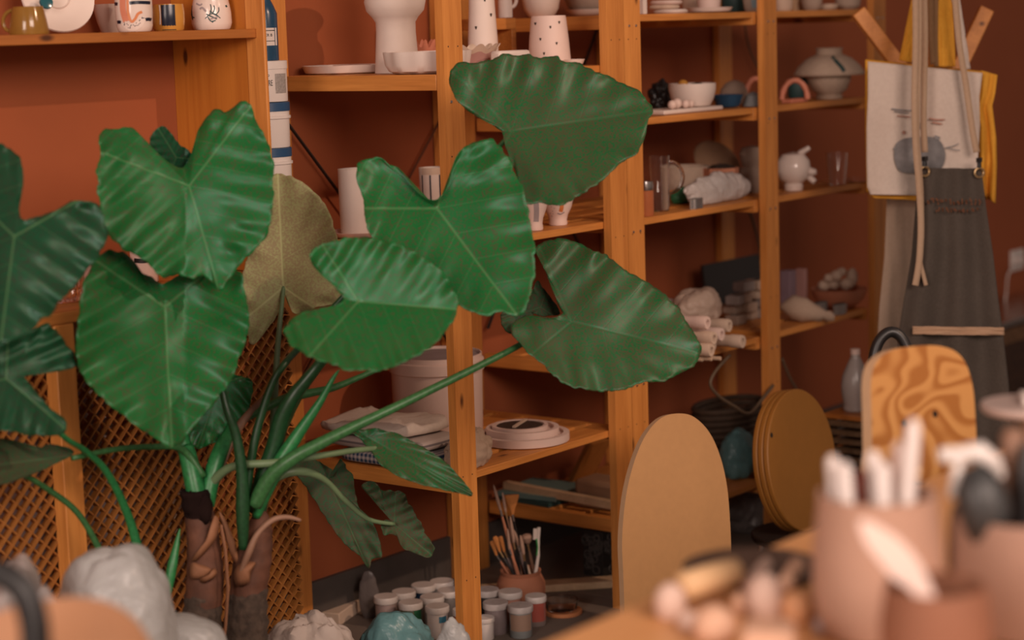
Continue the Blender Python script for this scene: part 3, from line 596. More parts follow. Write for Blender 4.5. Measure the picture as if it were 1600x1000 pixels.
# ---- stack of tubs between panel and post, on a bracket
XT=-.165; PT=onX(417,200,XT); kT=spp(PT); zt=lambda y:onX(417,y,XT).z
rT=37*kT; zb_=zt(350)
one('bracket_shelf',MB().bx(PXL+.0205,PXL+.128,PT.y-.05,PT.y+.05,zb_-.012,zb_),PX,'small wooden bracket shelf fixed to the cabinet side panel under the tub stack','shelf')
def tub(y0,y1,label,rr=rT):
    P=Ve((XT,PT.y,zt(y1))); h=zt(y0)-P.z-.0008; g=thing('tub',label,'tub',P,'blue-lidded white tubs in the stack')
    obj('body',MB().lathe([(0,0),(rr*.93,0),(rr*.95,.003),(rr*.97,h-.018),(0,h-.018)],P,36),PLW,g)
    obj('rim',MB().lathe([(rr*.97,h-.034),(rr*1.03,h-.033),(rr*1.03,h-.028),(rr*.97,h-.027)],P,36),PLW,g)
    obj('lid',MB().lathe([(0,h-.018),(rr*1.0,h-.018),(rr*1.0,h-.001),(rr*.95,h),(0,h)],P,36,wob=lambda a,z:1+.006*math.cos(a*36)),BLUEL,g)
tub(159,230,'white tub with a ribbed blue lid, directly under the lettered jar'); tub(230,301,'white tub with a ribbed blue lid, second below the lettered jar'); tub(301,349.5,'short white tub at the foot of the tub stack, behind the olive leaf')
P=Ve((XT,PT.y,zt(159)+.0005)); h=zt(95)-P.z; g=thing('jar','white jar lettered in black on top of the blue-lidded tubs','jar',P)
rj=36*kT
obj('body',MB().lathe([(0,0),(rj*.96,0),(rj*.97,.003),(rj*.97,h-.016),(0,h-.016)],P,40),PLW,g)
obj('lid',MB().lathe([(0,h-.0165),(rj,h-.0165),(rj,h-.001),(rj*.96,h),(0,h)],P,40),PLW,g)
def cyl(P,r,cx,cz,lift=.0008):
    def f(x,y):
        a=(cx+x)/r; return Ve(P)+(-FH*math.cos(a)+RH*math.sin(a))*(r+lift)+UP*(cz+y)
    return f
mb=MB()
mb.add(*text_mb('ARE',.0165,lambda x,y:cyl(P,rj*.97,11*kT,(159-134)*kT)(x*.5,y))); mb.add(*text_mb('yo',.010,lambda x,y:cyl(P,rj*.97,9*kT,(159-120)*kT)(x*.8,y)))
obj('lettering',mb,BLACK,g)
mb=MB(); rf=lambda z:rj*.97; mb.patch(P,rf,437,451,116,146,417,159,kT); obj('picture_panel',mb,plain('label_grey',(.32,.29,.27),.6,.6,220),g)
P=Ve((XT,PT.y,zt(95)+.0005)); rb=24*kT; g=thing('glaze_bottle','tall blue bottle with a white label on top of the lettered jar','bottle',P); Hb=(95+70)*kT
obj('body',MB().lathe([(0,0),(rb,0),(rb,26*kT),(rb,72*kT),(rb*.8,84*kT),(rb*.55,96*kT),(rb*.45,110*kT),(0,110*kT)],P,36),BLUEG,g)
obj('cap',MB().lathe([(0,110*kT),(rb*.5,110*kT),(rb*.25,150*kT),(0,150*kT)],P,24),PLW,g)
mb=MB(); rfb=lambda z:rb; mb.patch(P,rfb,397,440,45,72,417,95,kT); mb.cur=1; mb.add(*text_mb('CR B',.008,cyl(P,rb,12*kT,(95-58)*kT,.0013))); 
mb.stroke(P,lambda z:rb+.0007,[(425,49),(432,49),(438,49)],1,417,95,kT); mb.stroke(P,lambda z:rb+.0007,[(422,65),(430,65),(438,65)],.8,417,95,kT); obj('label',mb,[PAPER,BLACK],g)
# ---- upper shelf (A) and riser
P=colX(539,-.022,ZA)
k=spp(P); g=thing('plate','shallow white oval plate at the left end of the upper shelf','plate',P)
obj('plate_body',pot([(56*k,0),(62*k,2*k),(67*k,13*k)],P,.004),WHITE,g); obj('raised_disc',MB().lathe([(0,3*k),(32*k,3*k),(30*k,13*k),(0,14*k)],P+RH*12*k,32),PINKW,g)
P=colX(621,-.178,ZA)
vessel('vase',P,[(35,0),(33,30),(31,62),(31,78),(36,86),(45,96),(48,110),(45,122),(36,130),(34,150),(50,165)],WHITE,'tall white mushroom-shaped vase standing on the upper shelf','vase')
P=colX(668,-.318,ZA)
vessel('bowl',P,[(50,0),(60,4),(66,14),(68,34)],WHITE,'white scalloped bowl on the upper shelf before the mushroom vase','bowl',n=72,wob=lambda a,z:1+.035*math.cos(a*11)*min(1,z*25))
P=colX(655,-.19,ZA); 
def frill(P,r,h,mat,rimmat,label,n=96,fr=14,am=.12):
    k=spp(P); mb=MB(); rows=[(.55,0),(.62,.1),(.7,.4),(.85,.75),(1.0,1.0)]
    for inner in (0,1):
        vs=[]
        for rr,hh in (rows if not inner else rows[::-1]):
            for j in range(n):
                a=2*PI*j/n; w=am*hh*hh*math.sin(a*fr); q=r*k*(rr-.04*inner)*(1+w*.5); vs.append(P+RH*q*math.cos(a)+FH*q*math.sin(a)+UP*(h*k*hh*(1+w*.8)+.002*inner*(hh<.2)+.001))
        mb.v+=vs
    R=len(rows)*2
    for i in range(R-1):
        mb.cur=1 if 3<=i<=5 else 0
        for j in range(n): mb.f.append((i*n+j,i*n+(j+1)%n,(i+1)*n+(j+1)%n,(i+1)*n+j)); mb.mi.append(mb.cur)
    mb.f.append(tuple(range(n))[::-1]); mb.mi.append(0); mb.f.append(tuple((R-1)*n+j for j in range(n))); mb.mi.append(0)
    return one('frilled_bowl',mb,[mat,rimmat],label,'bowl',ang=60,loc=P)
frill(colX(660,-.165,ZA),30,42,CORAL,CORAL,'small coral bowl with a frilled rim behind the scalloped bowl',fr=13,am=.2)
frill(colX(738,-.315,ZA),43,36,PINKC,CREAM,'mauve bowl with a wavy cream rim beside the front post',fr=9,am=.16)
P=colX(798,-.397,ZA); k=spp(P); one('tray',MB().box(P+UP*15*k,(.105,.03,30*k)),WHITE,'white rectangular clay box beside the wavy mauve bowl, above the top leaf','box',bevel=.006)
def dots(pts,xc,yb,w=4.6):
    def mk(mb,P,rf,k):
        mb.cur=1
        for x,y in pts: mb.stroke(P,rf,[(x-w*.3,y),(x,y-.3),(x+w*.3,y)],w,xc,yb,k)
    return mk
P=colX(756,-.21,ZA); yb=110
vessel('vase',P,[(25,0),(23,45),(20.5,90),(19,130),(18,150)],WHITE,'tall white tapering vase with dark dots, just right of the front post','vase',marks=dots([(761,5),(746,47),(770,28),(753,80)],756,yb),mats=[WHITE,DARK])
P=colX(859,-.31,ZA)
vessel('vase',P,[(34,0),(31,40),(27.5,74),(26.5,78)],PINKW,'short white tapering vase with small dark dots, before the riser shelf','vase',marks=dots([(861,46),(845,64),(870,71),(838,40),(875,39),(850,86)],859,106,4),mats=[PINKW,DARK])
P=colX(897,-.37,ZA); vessel('dish',P,[(10,0),(14,3),(17,10)],WHITE,'tiny white dish showing above the top leaf beside the short dotted vase','dish')
P=colX(846,-.105,ZU); vessel('vase',P,[(19,0),(21,2),(27,12),(29.5,26),(27,42),(18,54),(12,60),(13,75)],WHITE,'round white bottle vase on the riser shelf','vase')
P=colX(790,-.105,ZU); vessel('jug',P,[(11,0),(11,24),(9,40),(11,60)],WHITE,'small white jug on the riser shelf, beside the tall dotted vase','jug',handle=(1,16,40,9,6))
P=colX(922,-.105,ZU)
for i in range(2):
    vessel('plate',P+UP*(i*.0075),[(24,0),(34,4),(39,10)],[WHITE,GREYC][i],['white plate on the riser shelf under the brown bowl','brown bowl stacked on the white plate on the riser shelf'][i],['plate','bowl'][i]) if i==0 else vessel('bowl',P+UP*.0075,[(22,0),(34,8),(40,20),(42,34)],GREYC,'brown bowl stacked on the white plate on the riser shelf','bowl')
# ---- middle shelf (B)
P=colX(565,-.10,ZB); vessel('plate',P,[(40,0),(46,2),(52,9)],PINKW,'pinkish plate under the white cylinder on the middle shelf','plate')
P=P+UP*.0065; vessel('cylinder_vase',P,[(31,0),(32,3),(33,50),(33,101)],WHITE,'plain white cylinder vase between the olive leaf and the central leaf','vase')
def mk(mb,P,rf,k):
    mb.cur=1
    for x,w in ((663,1.6),(675.5,2.4),(690.5,2.4)): mb.stroke(P,rf,[(x,259),(x,285),(x+.5,330)],w,677.5,338,k)
    mb.cur=2; mb.patch(P,lambda z:rf(z)-.0001,658.5,696.5,248,258.5,677.5,338,k)
P=colX(677.5,-.09,ZB); vessel('striped_cup',P,[(17,0),(18,3),(19.5,40),(20,90)],WHITE,'white beaker with dark vertical stripes and a tan rim beside the front post','cup',marks=mk,mats=[WHITE,NAVY,CREAM])
def mk(mb,P,rf,k): mb.cur=1; mb.stroke(P,rf,[(834,318),(838,335),(837,348)],9,830,364,k); mb.cur=2
P=colX(836,-.385,ZB); vessel('goblet',P,[(12,0),(13,3),(12,10),(13,18),(19,34),(23,50),(24,58)],PINKW,'white goblet with a grey stripe, partly behind the central leaf','goblet',marks=lambda mb,P,rf,k:(setattr(mb,'cur',1),mb.stroke(P,rf,[(838,312),(839,330),(838,350)],8,836,364,k)),mats=[PINKW,LILAC])
def mk(mb,P,rf,k):
    mb.cur=1; random.seed(9)
    for i in range(12): x=random.uniform(853,872); y=random.uniform(318,345); mb.stroke(P,rf,[(x-.5,y),(x+.5,y+.2)],1.4,872,358,k)
    mb.cur=2; mb.stroke(P,rf,[(877,317),(878,328),(876,336)],6,872,358,k); mb.cur=1; mb.stroke(P,rf,[(871,338),(876,340),(882,337)],2,872,358,k)
P=colX(872,-.365,ZB); vessel('goblet',P,[(14,0),(15,3),(14,8),(16,16),(22,28),(25,42),(27,56)],PINKW,'white goblet with grey specks and an orange drip, right of the striped goblet','goblet',marks=mk,mats=[PINKW,LILAC,ORANGE])
# ---- lower shelf (C): bucket, towels, plaster rings
P=colX(686,-.115,ZC); k=spp(P); g=thing('bucket','large white bucket with a grey lid on the lower shelf behind the front post','bucket',P)
obj('bucket_body',pot([(66*k,0),(69*k,3*k),(71*k,110*k),(71*k,131*k)],P,.003),PINKW,g); obj('rim_band',MB().lathe([(71*k,104*k),(74*k,106*k),(74*k,122*k),(71*k,124*k)],P,40),PINKW,g)
obj('lid',MB().lathe([(0,123*k),(67*k,123*k),(67*k,127*k),(0,129*k)],P,40),LILAC,g)
def towel(x0,x1,y0,y1,z0,z1,mat,label,seed,amp=.006,grp='folded towels in the pile'):
    mb=MB(); n=26
    def sq(v): return math.copysign(abs(v)**.35,v)
    for i in range(13):
        th=PI*i/12
        for j in range(n*2):
            a=PI*j/n; rr=math.sin(th)**.4
            p=Ve(((x0+x1)/2+(x1-x0)/2*rr*sq(math.cos(a)),(y0+y1)/2+(y1-y0)/2*rr*sq(math.sin(a)),(z0+z1)/2+(z1-z0)/2*sq(math.cos(th))))
            nn=NZ.noise(p*14+Ve((seed,0,0))); nn+=.8*(NZ.turbulence(p*30+Ve((seed,3,0)),3,True)-.45) if seed==3 else 0; p+=Ve((nn*amp*1.5,NZ.noise(p*12+Ve((0,seed,0)))*amp*1.5,nn*amp*(1 if i<6 else 0))); mb.v.append(p)
    m2=n*2; mb.f=[(i*m2+j,(i+1)*m2+j,(i+1)*m2+(j+1)%m2,i*m2+(j+1)%m2) for i in range(12) for j in range(m2)]; mb.mi=[0]*len(mb.f)
    return one('towel',mb,mat,label,'towel',grp,ang=70)
def checks(name,base,dark,sx,axes='XZ',bw=.5):
    m,t,b=nt(name); tc=N(t,'ShaderNodeTexCoord'); sp_=N(t,'ShaderNodeSeparateXYZ'); L(t,tc.outputs['Object'],sp_.inputs[0]); outs=[]
    for ax_ in axes:
        w=N(t,'ShaderNodeMath',operation='MULTIPLY'); w.inputs[1].default_value=sx; L(t,sp_.outputs['XYZ'.index(ax_)],w.inputs[0])
        f=N(t,'ShaderNodeMath',operation='FRACT'); L(t,w.outputs[0],f.inputs[0]); g_=N(t,'ShaderNodeMath',operation='GREATER_THAN'); g_.inputs[1].default_value=bw; L(t,f.outputs[0],g_.inputs[0]); outs.append(g_.outputs[0])
    o=outs[0]
    if len(outs)>1:
        s_=N(t,'ShaderNodeMath',operation='ADD'); L(t,outs[0],s_.inputs[0]); L(t,outs[1],s_.inputs[1]); h_=N(t,'ShaderNodeMath',operation='MULTIPLY'); h_.inputs[1].default_value=.5; L(t,s_.outputs[0],h_.inputs[0]); o=h_.outputs[0]
    mx=N(t,'ShaderNodeMix',data_type='RGBA'); L(t,o,mx.inputs[0]); mx.inputs[6].default_value=(*base,1); mx.inputs[7].default_value=(*dark,1); L(t,mx.outputs[2],b.inputs['Base Color']); b.inputs['Roughness'].default_value=.9; return m
CHECK=checks('check_cloth',(.50,.44,.42),(.02,.05,.11),85,'YZ'); STRIPE=checks('stripe_cloth',(.46,.38,.34),(.17,.14,.14),60,'Z',.72)
towel(.004,.178,-.335,-.09,ZC+.001,ZC+.029,CHECK,'folded blue and white checked towel at the bottom of the towel pile',1,.003)
towel(.008,.178,-.31,-.05,ZC+.031,ZC+.056,STRIPE,'folded grey striped towel in the middle of the towel pile',2,.004)
towel(.008,.175,-.28,-.04,ZC+.060,ZC+.088,CANVAS,'folded white towel on top of the towel pile',3,.012)
c=onZ(682,718,ZC); one('cloth',blob(Ve((.115,-.377,ZC+.034)),(.068,.033,.046),7,.35,22,sub=48),LINEN,'crumpled cream cloth between the towels and the front post','cloth')
P=colX(819,-.318,ZC); k=spp(P)
def ring(P,r,h,mat,label,t=10,n=56): return one('plaster_dish',pot([(r*.96,0),(r,.002),(r,h)],P,t*k,n),mat,label,'dish','stacked shallow dishes')
ring(P,71*k,.019,PINKW,'widest white dish, lowest of the stack on the slatted shelf',9)
ring(P-RH*2*k+UP*.0138,57*k,.018,PINKW,'middle white dish set in the wide dish on the slatted shelf',7)
P2=P-RH*6*k+UP*.0252; g=thing('plaster_dish','top white dish with a dark textured well on the slatted shelf','dish',P2)
obj('dish_body',pot([(42*k,0),(44*k,.002),(44*k,.012)],P2,6*k,48),PINKW,g); obj('dark_well',MB().lathe([(0,.006),(36*k,.009),(36*k,.0105),(24*k,.012),(0,.0105)],P2,48),plain('dark_grain',(.045,.022,.012),.8,.9,160,bump=.6),g)
obj('cracked_slab',MB().box(P2+UP*.0145,(62*k,5*k,.004),Ma.Rotation(.35,3,'Z')),CREAM,g)
# ================================================ jars, brush pot and scraps on the floor
def jar(x,y,mat,label,r=18.5,h=.071,lid=PLW,mark=None,grp='lidded paint jars on the floor'):
    T=onZ(x,y,h); P=Ve((T.x,T.y,0)); k=spp(P); rr=r*k; g=thing('paint_jar',label,'jar',P,grp)
    mb=MB().lathe([(0,0),(rr*.85,0),(rr*.9,.002),(rr*.9,h*.76),(rr*.86,h*.8),(0,h*.8)],P,28); ml=[mat]
    if mark: ml+=mark(mb,P,lambda z:rr*.9,k)
    obj('jar_body',mb,ml,g); obj('lid',MB().lathe([(0,h*.80),(rr*1.0,h*.80),(rr*1.02,h*.82),(rr*1.02,h*.975),(rr*.98,h),(0,h*.995)],P,32),lid,g)
def JM(n,c): return plain(n,c,.4,.25,40)
LID2=plain('stained_lid',(.55,.50,.48),.5,.35,60)
def blue_label(mb,P,rf,k):
    mb.cur=1; mb.patch(P,rf,-15,15,-46,-24,0,0,k); mb.cur=2; mb.patch(P,lambda z:rf(z)+.0004,3,14,-36,-26,0,0,k); mb.cur=3; mb.patch(P,rf,-17,17,-48,-44,0,0,k); return [PAPER,plain('blue_label',(.05,.22,.33),.5),plain('violet_band',(.12,.07,.12),.5)]
def red_label(mb,P,rf,k):
    mb.cur=1; mb.patch(P,rf,-14,15,-40,-8,0,0,k); mb.cur=2; mb.patch(P,lambda z:rf(z)+.0004,-12,-7,-36,-18,0,0,k); return [REDP,PAPER]
def tan_label(mb,P,rf,k): mb.cur=1; mb.patch(P,rf,-16,16,-38,-12,0,0,k); return [plain('tan_label',(.34,.22,.16),.7,.1)]
def green_label(mb,P,rf,k): mb.cur=1; mb.patch(P,rf,6,16,-44,-20,0,0,k); return [GREENP]
GL=JM('jar_glass',(.25,.27,.27))
jar(602.5,931,JM('jar_pink',(.36,.27,.25)),'pinkish paint jar with a white lid, leftmost of the jars on the floor')
jar(630.6,923,JM('jar_cream',(.45,.38,.34)),'cream paint jar in the second row, behind the green jar')
jar(661,913,JM('jar_navy',(.012,.04,.09)),'dark blue paint jar at the back of the jars')
jar(690,907,JM('jar_white',(.5,.45,.42)),'white paint jar farthest back, left of the front post')
jar(702,921,JM('jar_clear',(.22,.19,.17)),'murky clear paint jar left of the front post, behind the cream-lidded one')
jar(675,931,JM('jar_plain',(.42,.36,.33)),'plain pale paint jar in the middle of the jars')
jar(641.5,940,JM('jar_green',(.10,.12,.07)),'olive paint jar with a bright green label',mark=green_label)
jar(683,946,PLW,'white paint jar with a blue label and violet band',mark=blue_label)
jar(719,951,JM('jar_brick',(.40,.12,.06)),'brick red small paint jar half hidden by the front post',12)
jar(761,920,JM('jar_black',(.03,.028,.03)),'black paint jar with a stained grey lid, right of the front post',lid=LID2)
jar(797,923,JM('jar_salmon',(.45,.22,.16)),'salmon paint jar before the brush pot')
jar(774,940,JM('jar_mauve',(.24,.19,.19)),'mauve grey paint jar right of the front post',19.5,lid=LID2)
jar(813,945,GL,'grey-blue paint jar with a tan label, foremost right of the post',19.5,mark=tan_label,lid=LID2)
jar(837,930,JM('jar_red',(.30,.24,.22)),'slim paint jar with a red label and bar code strip',16.5,mark=red_label,h=.068)
jar(757,964,PLW,'small white paint jar nearest the front, right of the post',15.5,h=.05)
P=onZ(815,942,0); k=spp(P); rim=53*k
vessel('brush_pot',P,[(33,0),(36,3),(38,22),(37.5,34),(33.5,43),(31,47),(32,53)],TERRA,'round terracotta pot full of paint brushes on the floor','pot')
def pt_up(x,y,P,dd=0): d=dep(P)+dd; return atd(x,y,d)
BR=[ # root x,y  ferrule x,y  tip x,y, width, handle mat, bristle kind, label
(806,888,782,797,771,757,5,TERRA,'round','brown-handled brush with a pale tip, tallest in the brush pot'),
(812,888,790,800,785,769,4.5,STEMB,'round','slim brush with grey bristles beside the tallest brush'),
(818,890,801,804,799,773,4.5,BLACK,'fan','black brush with an orange fan tip'),
(797,888,781,862,773,838,4.5,BLACK,'flat','black-handled brush with a silver ferrule and orange tip'),
(790,890,776,868,768,845,4,TERRA,'flat','short brush with frayed orange bristles at the left rim'),
(802,890,788,862,781,838,4.5,LILAC,'flat','grey brush with orange bristles in the left half of the pot'),
(808,890,796,858,793,826,4.5,TERRA,'round','brown brush with a gold ferrule'),
(812,892,803,848,797,806,5,BLACK,'round','black brush with a tan tip behind the fan brush'),
(820,892,810,852,803,828,5,LILAC,'round','grey-handled brush in the middle of the pot'),
(822,890,818,866,813,836,6,BLACK,'round','wide black brush stub'),
(825,890,820,876,818,862,6,CREAM,'none','pale wooden brush end without bristles'),
(833,890,825,850,822,834,5,STEMB,'mop','brown brush with a fluffy round head')]
for i,(x0,y0,x1,y1,x2,y2,w,hm,kd,lb) in enumerate(BR):
    dd=[-.012,0,.012][i%3]; Pr=onZ(x0,y0,rim) if 0 else None
    a=pt_up(x0+ (x0-x1)*.12,y0+(y0-y1)*.12,P,dd); b=pt_up(x1,y1,P,dd-.004); c=pt_up(x2,y2,P,dd-.008); kk=k
    e=a+(a-b).normalized()*.02
    g=thing('paint_brush',lb,'brush',e,'brushes in the terracotta pot')
    v=(b-a); f=b-v.normalized()*min(.016,v.length*.4)
    obj('handle',MB().tube([e,a.lerp(f,.4),a.lerp(f,.7),f],[w*.35*kk,w*.5*kk,w*.5*kk,w*.34*kk],8),hm,g)
    obj('ferrule',MB().tube([f,b],[w*.36*kk,w*.42*kk],10),METAL if i%2==0 else GOLD,g)
    if kd!='none':
        d=(c-b); q=[b+d*t for t in (0,.3,.65,.9,1)]
        rr={'round':[.4,.55,.5,.3,.1],'flat':[.45,.6,.8,.9,.5],'fan':[.4,1.0,2.0,2.6,2.6],'mop':[.5,1.5,1.9,1.4,.3]}[kd]
        obj('bristles',MB().tube(q,[r*w*kk for r in rr],12,flat=.35 if kd in('fan','flat') else 1,fup=-CF),plain('orange_bristle',(.52,.20,.05),.8,.3,200) if kd in('fan','flat') else plain('bristle',(.42,.27,.20),.8,.3,200),g)
a=pt_up(837,893,P,-.005); b=pt_up(841,855,P,-.005); c=pt_up(838,826,P,-.005)
g=thing('toothbrush','white and green toothbrush standing in the terracotta brush pot','toothbrush',a)
obj('handle',MB().tube([a+(a-b)*.5,a,pt_up(841,868,P,-.005),b,pt_up(841,840,P,-.005),pt_up(842,824,P,-.005)],[3*k,3*k,2.6*k,2.2*k,2.6*k,2.8*k],10),PLW,g)
obj('green_grip',MB().tube([pt_up(838.5,868,P,-.009),pt_up(840,855,P,-.009),pt_up(838,842,P,-.009)],[1.2*k]*3,8),plain('bright_green',(.03,.32,.08),.4),g)
obj('bristles',MB().beam(pt_up(836,843,P,-.005),pt_up(836.5,826,P,-.005),6*k,5*k,-CF),PAPER,g)
P=onZ(880,958,0); k=spp(P); one('lid',MB().lathe([(0,0),(29*k,0),(30*k,.001),(30*k,.008),(29*k,.009),(26*k,.0085),(0,.006)],P,40),plain('orange_lid',(.60,.24,.10),.4,.05),'orange jar lid lying flat under the glass dish','lid')
P=P+UP*.0095-RH*2*k; one('glass_dish',pot([(22*k,0),(24*k,.001),(25*k,.018),(25.5*k,.024)],P,.0022,48),GLASS,'round clear glass dish set on the orange lid','dish')
def plank(x0,y0,x1,y1,w,h,mat,label,cat='plank',z=0,name='plank'):
    a=onZ(x0,y0,z); b=onZ(x1,y1,z); return one(name,MB().beam(a+UP*(h/2+.0005),b+UP*(h/2+.0005),w,h),mat,label,cat,bevel=.002)
plank(752,929,970,914,.05,.018,PALE,'grey wooden plank on the floor behind the brush pot')
plank(515,978,590,925,.05,.03,CREAM,'pale board lying on the floor left of the paint jars')
plank(488,922,640,902,.012,.010,STICK,'thin pale stick lying along the slate skirting','stick',name='stick')
plank(655,900,740,883,.014,.012,STICK,'short thick stick lying behind the paint jars','stick',name='stick')
one('plastic_scrap',bag(560,893,592,922,4.62,.006,31,.3,20,zb=0,sub=20),GREYF,'grey scrap of plastic film stuck before the slate skirting','scrap')
one('plastic_bag',bag(556,956,694,1060,4.02,.07,12,.3,11,zb=0,oc=3),TEALF,'teal plastic bag crumpled on the floor before the paint jars','bag')
one('crumpled_paper',bag(398,957,566,1075,3.88,.08,15,.33,11,zb=0),PAPERF,'crumpled pale wrapping paper at the foot of the shelving','paper')
one('plastic_bag',bag(676,966,742,1080,3.85,.04,18,.25,14,zb=0),FILM,'small white plastic bag at the foot of the front post','bag')

# things on the plank top, glimpsed between the leaves
ZK=.8612
P=colX(101,-.13,ZK); k=spp(P); one('glass_bowl',pot([(22*k,0),(24*k,2*k),(28*k,14*k),(27*k,20*k),(30*k,24*k),(33*k,44*k)],P,.003,40,wob=lambda a,z:1+.025*math.cos(a*20)),GLASS,'cut glass bowl on the plank top between the left leaves','bowl')
P=colX(132,-.03,ZK); vessel('pot',P,[(20,0),(24,4),(26,40),(22,60),(23,75)],PINKC,'pinkish pot on the plank top behind the cut glass bowl','pot')
P=colX(228,-.06,ZK); vessel('cup',P,[(18,0),(20,3),(22,40),(23,72)],PINKW,'white and black cup on the plank top glimpsed between two big leaves','cup',mats=[PINKW,BLACK],marks=lambda mb,P,rf,k:(setattr(mb,'cur',1),mb.stroke(P,rf,[(215,-38),(228,-37),(240,-38)],7,228,0,k)))
# ================================================ long unit: top shelf
P=colX(1005,-.375,R0); k=spp(P); one('box',MB().box(P+UP*.024,(.016,.012,.048)),PAPER,'small white upright box at the left end of the long unit top shelf','box',bevel=.001)
P=colX(1040,-.335,R0)
for i,(dx,r) in enumerate(((10,27),(-2,24),(2,25))): vessel('clay_slab',P+UP*(i*.0108)+RH*dx*spp(P)*.8,[(r*.9,0),(r,2.5),(r,4),(r*.9,6.4)],[WHITE,CREAM,PINKW][i],['lowest pale slab of the small stack on the long unit top shelf','middle pale slab of the small stack on the long unit top shelf','top pale slab of the small stack on the long unit top shelf'][i],'slab',open_=False)
P=colX(1108,-.335,R0); vessel('saucer',P,[(24,0),(33,2),(37,8)],WHITE,'white saucer on the long unit top shelf under the pale cup','saucer')
P=P+UP*.0055; vessel('cup',P,[(15,0),(17,4),(19,20),(20,34)],PINKW,'pale cup standing on the white saucer','cup')
P=colX(1085,-.22,R0); vessel('cup',P,[(15,0),(18,6),(20,24),(20,32)],CREAM,'cream cup behind the white saucer on the long unit top shelf','cup')
P=colX(1146,-.27,R0); vessel('jar',P,[(17,0),(19,3),(19,30),(15,40)],DTEAL,'dark green jar on the long unit top shelf','jar')
P=colX(1177,-.355,R0); vessel('mug',P,[(11,0),(14,4),(16,18),(15,34)],GREYC,'grey mug with a pale blue patch beside the middle upright of the long unit','mug',mats=[GREYC,plain('pale_blue',(.22,.30,.33),.4)],marks=lambda mb,P,rf,k:(setattr(mb,'cur',1),mb.stroke(P,rf,[(1176,0),(1177,8),(1178,14)],9,1177,20,k)))
P=colX(1224,-.355,R0); vessel('mug',P,[(12,0),(14,3),(15,20),(15,32)],CREAM,'cream mug right of the middle upright on the long unit top shelf','mug')
P=colX(1246,-.30,R0); vessel('jar',P,[(10,0),(11,3),(11,32)],PALE,'slim peach jar behind the cream mug on the long unit top shelf','jar')
P=colX(1268,-.355,R0); vessel('bowl',P,[(11,0),(15,4),(17,14),(16,24)],GREYC,'grey stoneware pot in the middle of the right bay top shelf','pot')
P=colX(1293,-.365,R0); vessel('dish',P,[(13,0),(16,3),(17,9)],STONE,'low stoneware dish between the grey pots on the right bay top shelf','dish')
P=colX(1325,-.375,R0); vessel('pot',P,[(14,0),(19,5),(21,18),(20,30)],GREYC,'grey round pot at the right end of the long unit top shelf','pot')
# second shelf
P=colX(1062,-.352,R1); k=spp(P); one('clay_board',MB().box(P+UP*.005,(.26,.085,.010)),WHITE,'flat white clay board under the white bowl on the second shelf','board',bevel=.003)
for i,(dx,dy,r) in enumerate(((-.075,-.028,7),(-.045,-.022,8),(-.02,-.03,6.5),(.005,-.028,6))):
    c=P+Ve((dx,dy,.0105+r*k)); one('clay_ball',MB().ball(c,r*k,14),PINKW,['leftmost of the small clay balls on the white clay board','largest of the small clay balls on the white clay board','third of the small clay balls from the left on the white clay board','rightmost of the small clay balls on the white clay board'][i],'ball','clay balls on the board')
PB=P+Ve((.055,.004,.0105)); PB.y=P.y+.004
PB=colX(1082,P.y+.004,R1+.0105)
vessel('bowl',PB,[(24,0),(28,2),(34,14),(37,27),(37,36)],WHITE,'plain white bowl with a yellow ball in it on the second shelf','bowl')
kb=spp(PB); one('ball',MB().ball(PB+UP*(34*kb)-RH*14*kb,8.5*kb,16),MUST,'mustard ball resting inside the white bowl on the second shelf','ball')
one('rag',blob(PB+UP*(30*kb)+RH*8*kb+FH*4*kb,(18*kb,14*kb,7*kb),5,.2,30,flat=False,sub=16),DTEAL,'dark rag tucked inside the white bowl on the second shelf','rag')
P=colX(1033,-.235,R1); one('pine_cone',blob(P+UP*.03,(.030,.028,.041),21,.5,45,sub=30),BLACK,'black bristly lump behind the white bowl on the second shelf','lump')
P=colX(1137,-.345,R1); vessel('bowl',P,[(14,0),(18,2),(25,20)],BLUEG,'dark blue glazed bowl on the second shelf, right of the white bowl','bowl')
P=colX(1148,-.24,R1); vessel('bowl',P,[(23,0),(24,10),(22,22),(14,32),(5,36),(0,37)],GREYC,'upturned grey-brown bowl behind the dark blue bowl','bowl',open_=False)
P=colX(1177,-.375,R1); vessel('bowl',P,[(17,0),(16,4),(12,16),(3,22),(0,22.5)],plain('slate_clay',(.20,.20,.20),.7,.2),'slate grey upturned bowl left of the middle upright','bowl',open_=False)
def arch(P,w,h,th,mat,label,base=True):
    k=spp(P); mb=MB(); q=[P+RH*(math.cos(PI*i/14)*w*k)+UP*((math.sin(PI*i/14)*h+th/2)*k) for i in range(15)]
    mb.tube(q,[th*k/2*(1+.12*math.sin(i*2.3)) for i in range(15)],10)
    if base: mb.box(P+UP*3*k,(w*2.5*k,.03,6*k))
    return one('coral_arch',mb,CORAL,label,'sculpture',bevel=.001)
P=colX(1181,-.29,R1); arch(P,16,34,9,CORAL,'small coral arch behind the slate grey upturned bowl',False)
P=colX(1242,-.385,R1); arch(P,20,30,9,CORAL,'coral arch sculpture on a flat base, right of the middle upright')
P=colX(1247,-.29,R1); vessel('pot',P,[(13,0),(16,6),(16,26),(13,34)],DTEAL,'dark teal pot behind the coral arch on a base','pot')
P=colX(1296,-.372,R1); k=spp(P); g=thing('lidded_urn','rough stoneware urn with a wide lid and a dark slash, right bay second shelf','urn',P)
obj('urn_body',pot([(20*k,0),(21*k,5*k),(18*k,7*k),(27*k,14*k),(33*k,28*k),(34*k,40*k)],P,.004),STONE,g)
lp=[(54*k,33*k),(55*k,36*k),(48*k,47*k),(36*k,58*k),(25*k,63*k),(20*k,65*k),(20*k,72*k),(22*k,75*k),(0,75*k)]
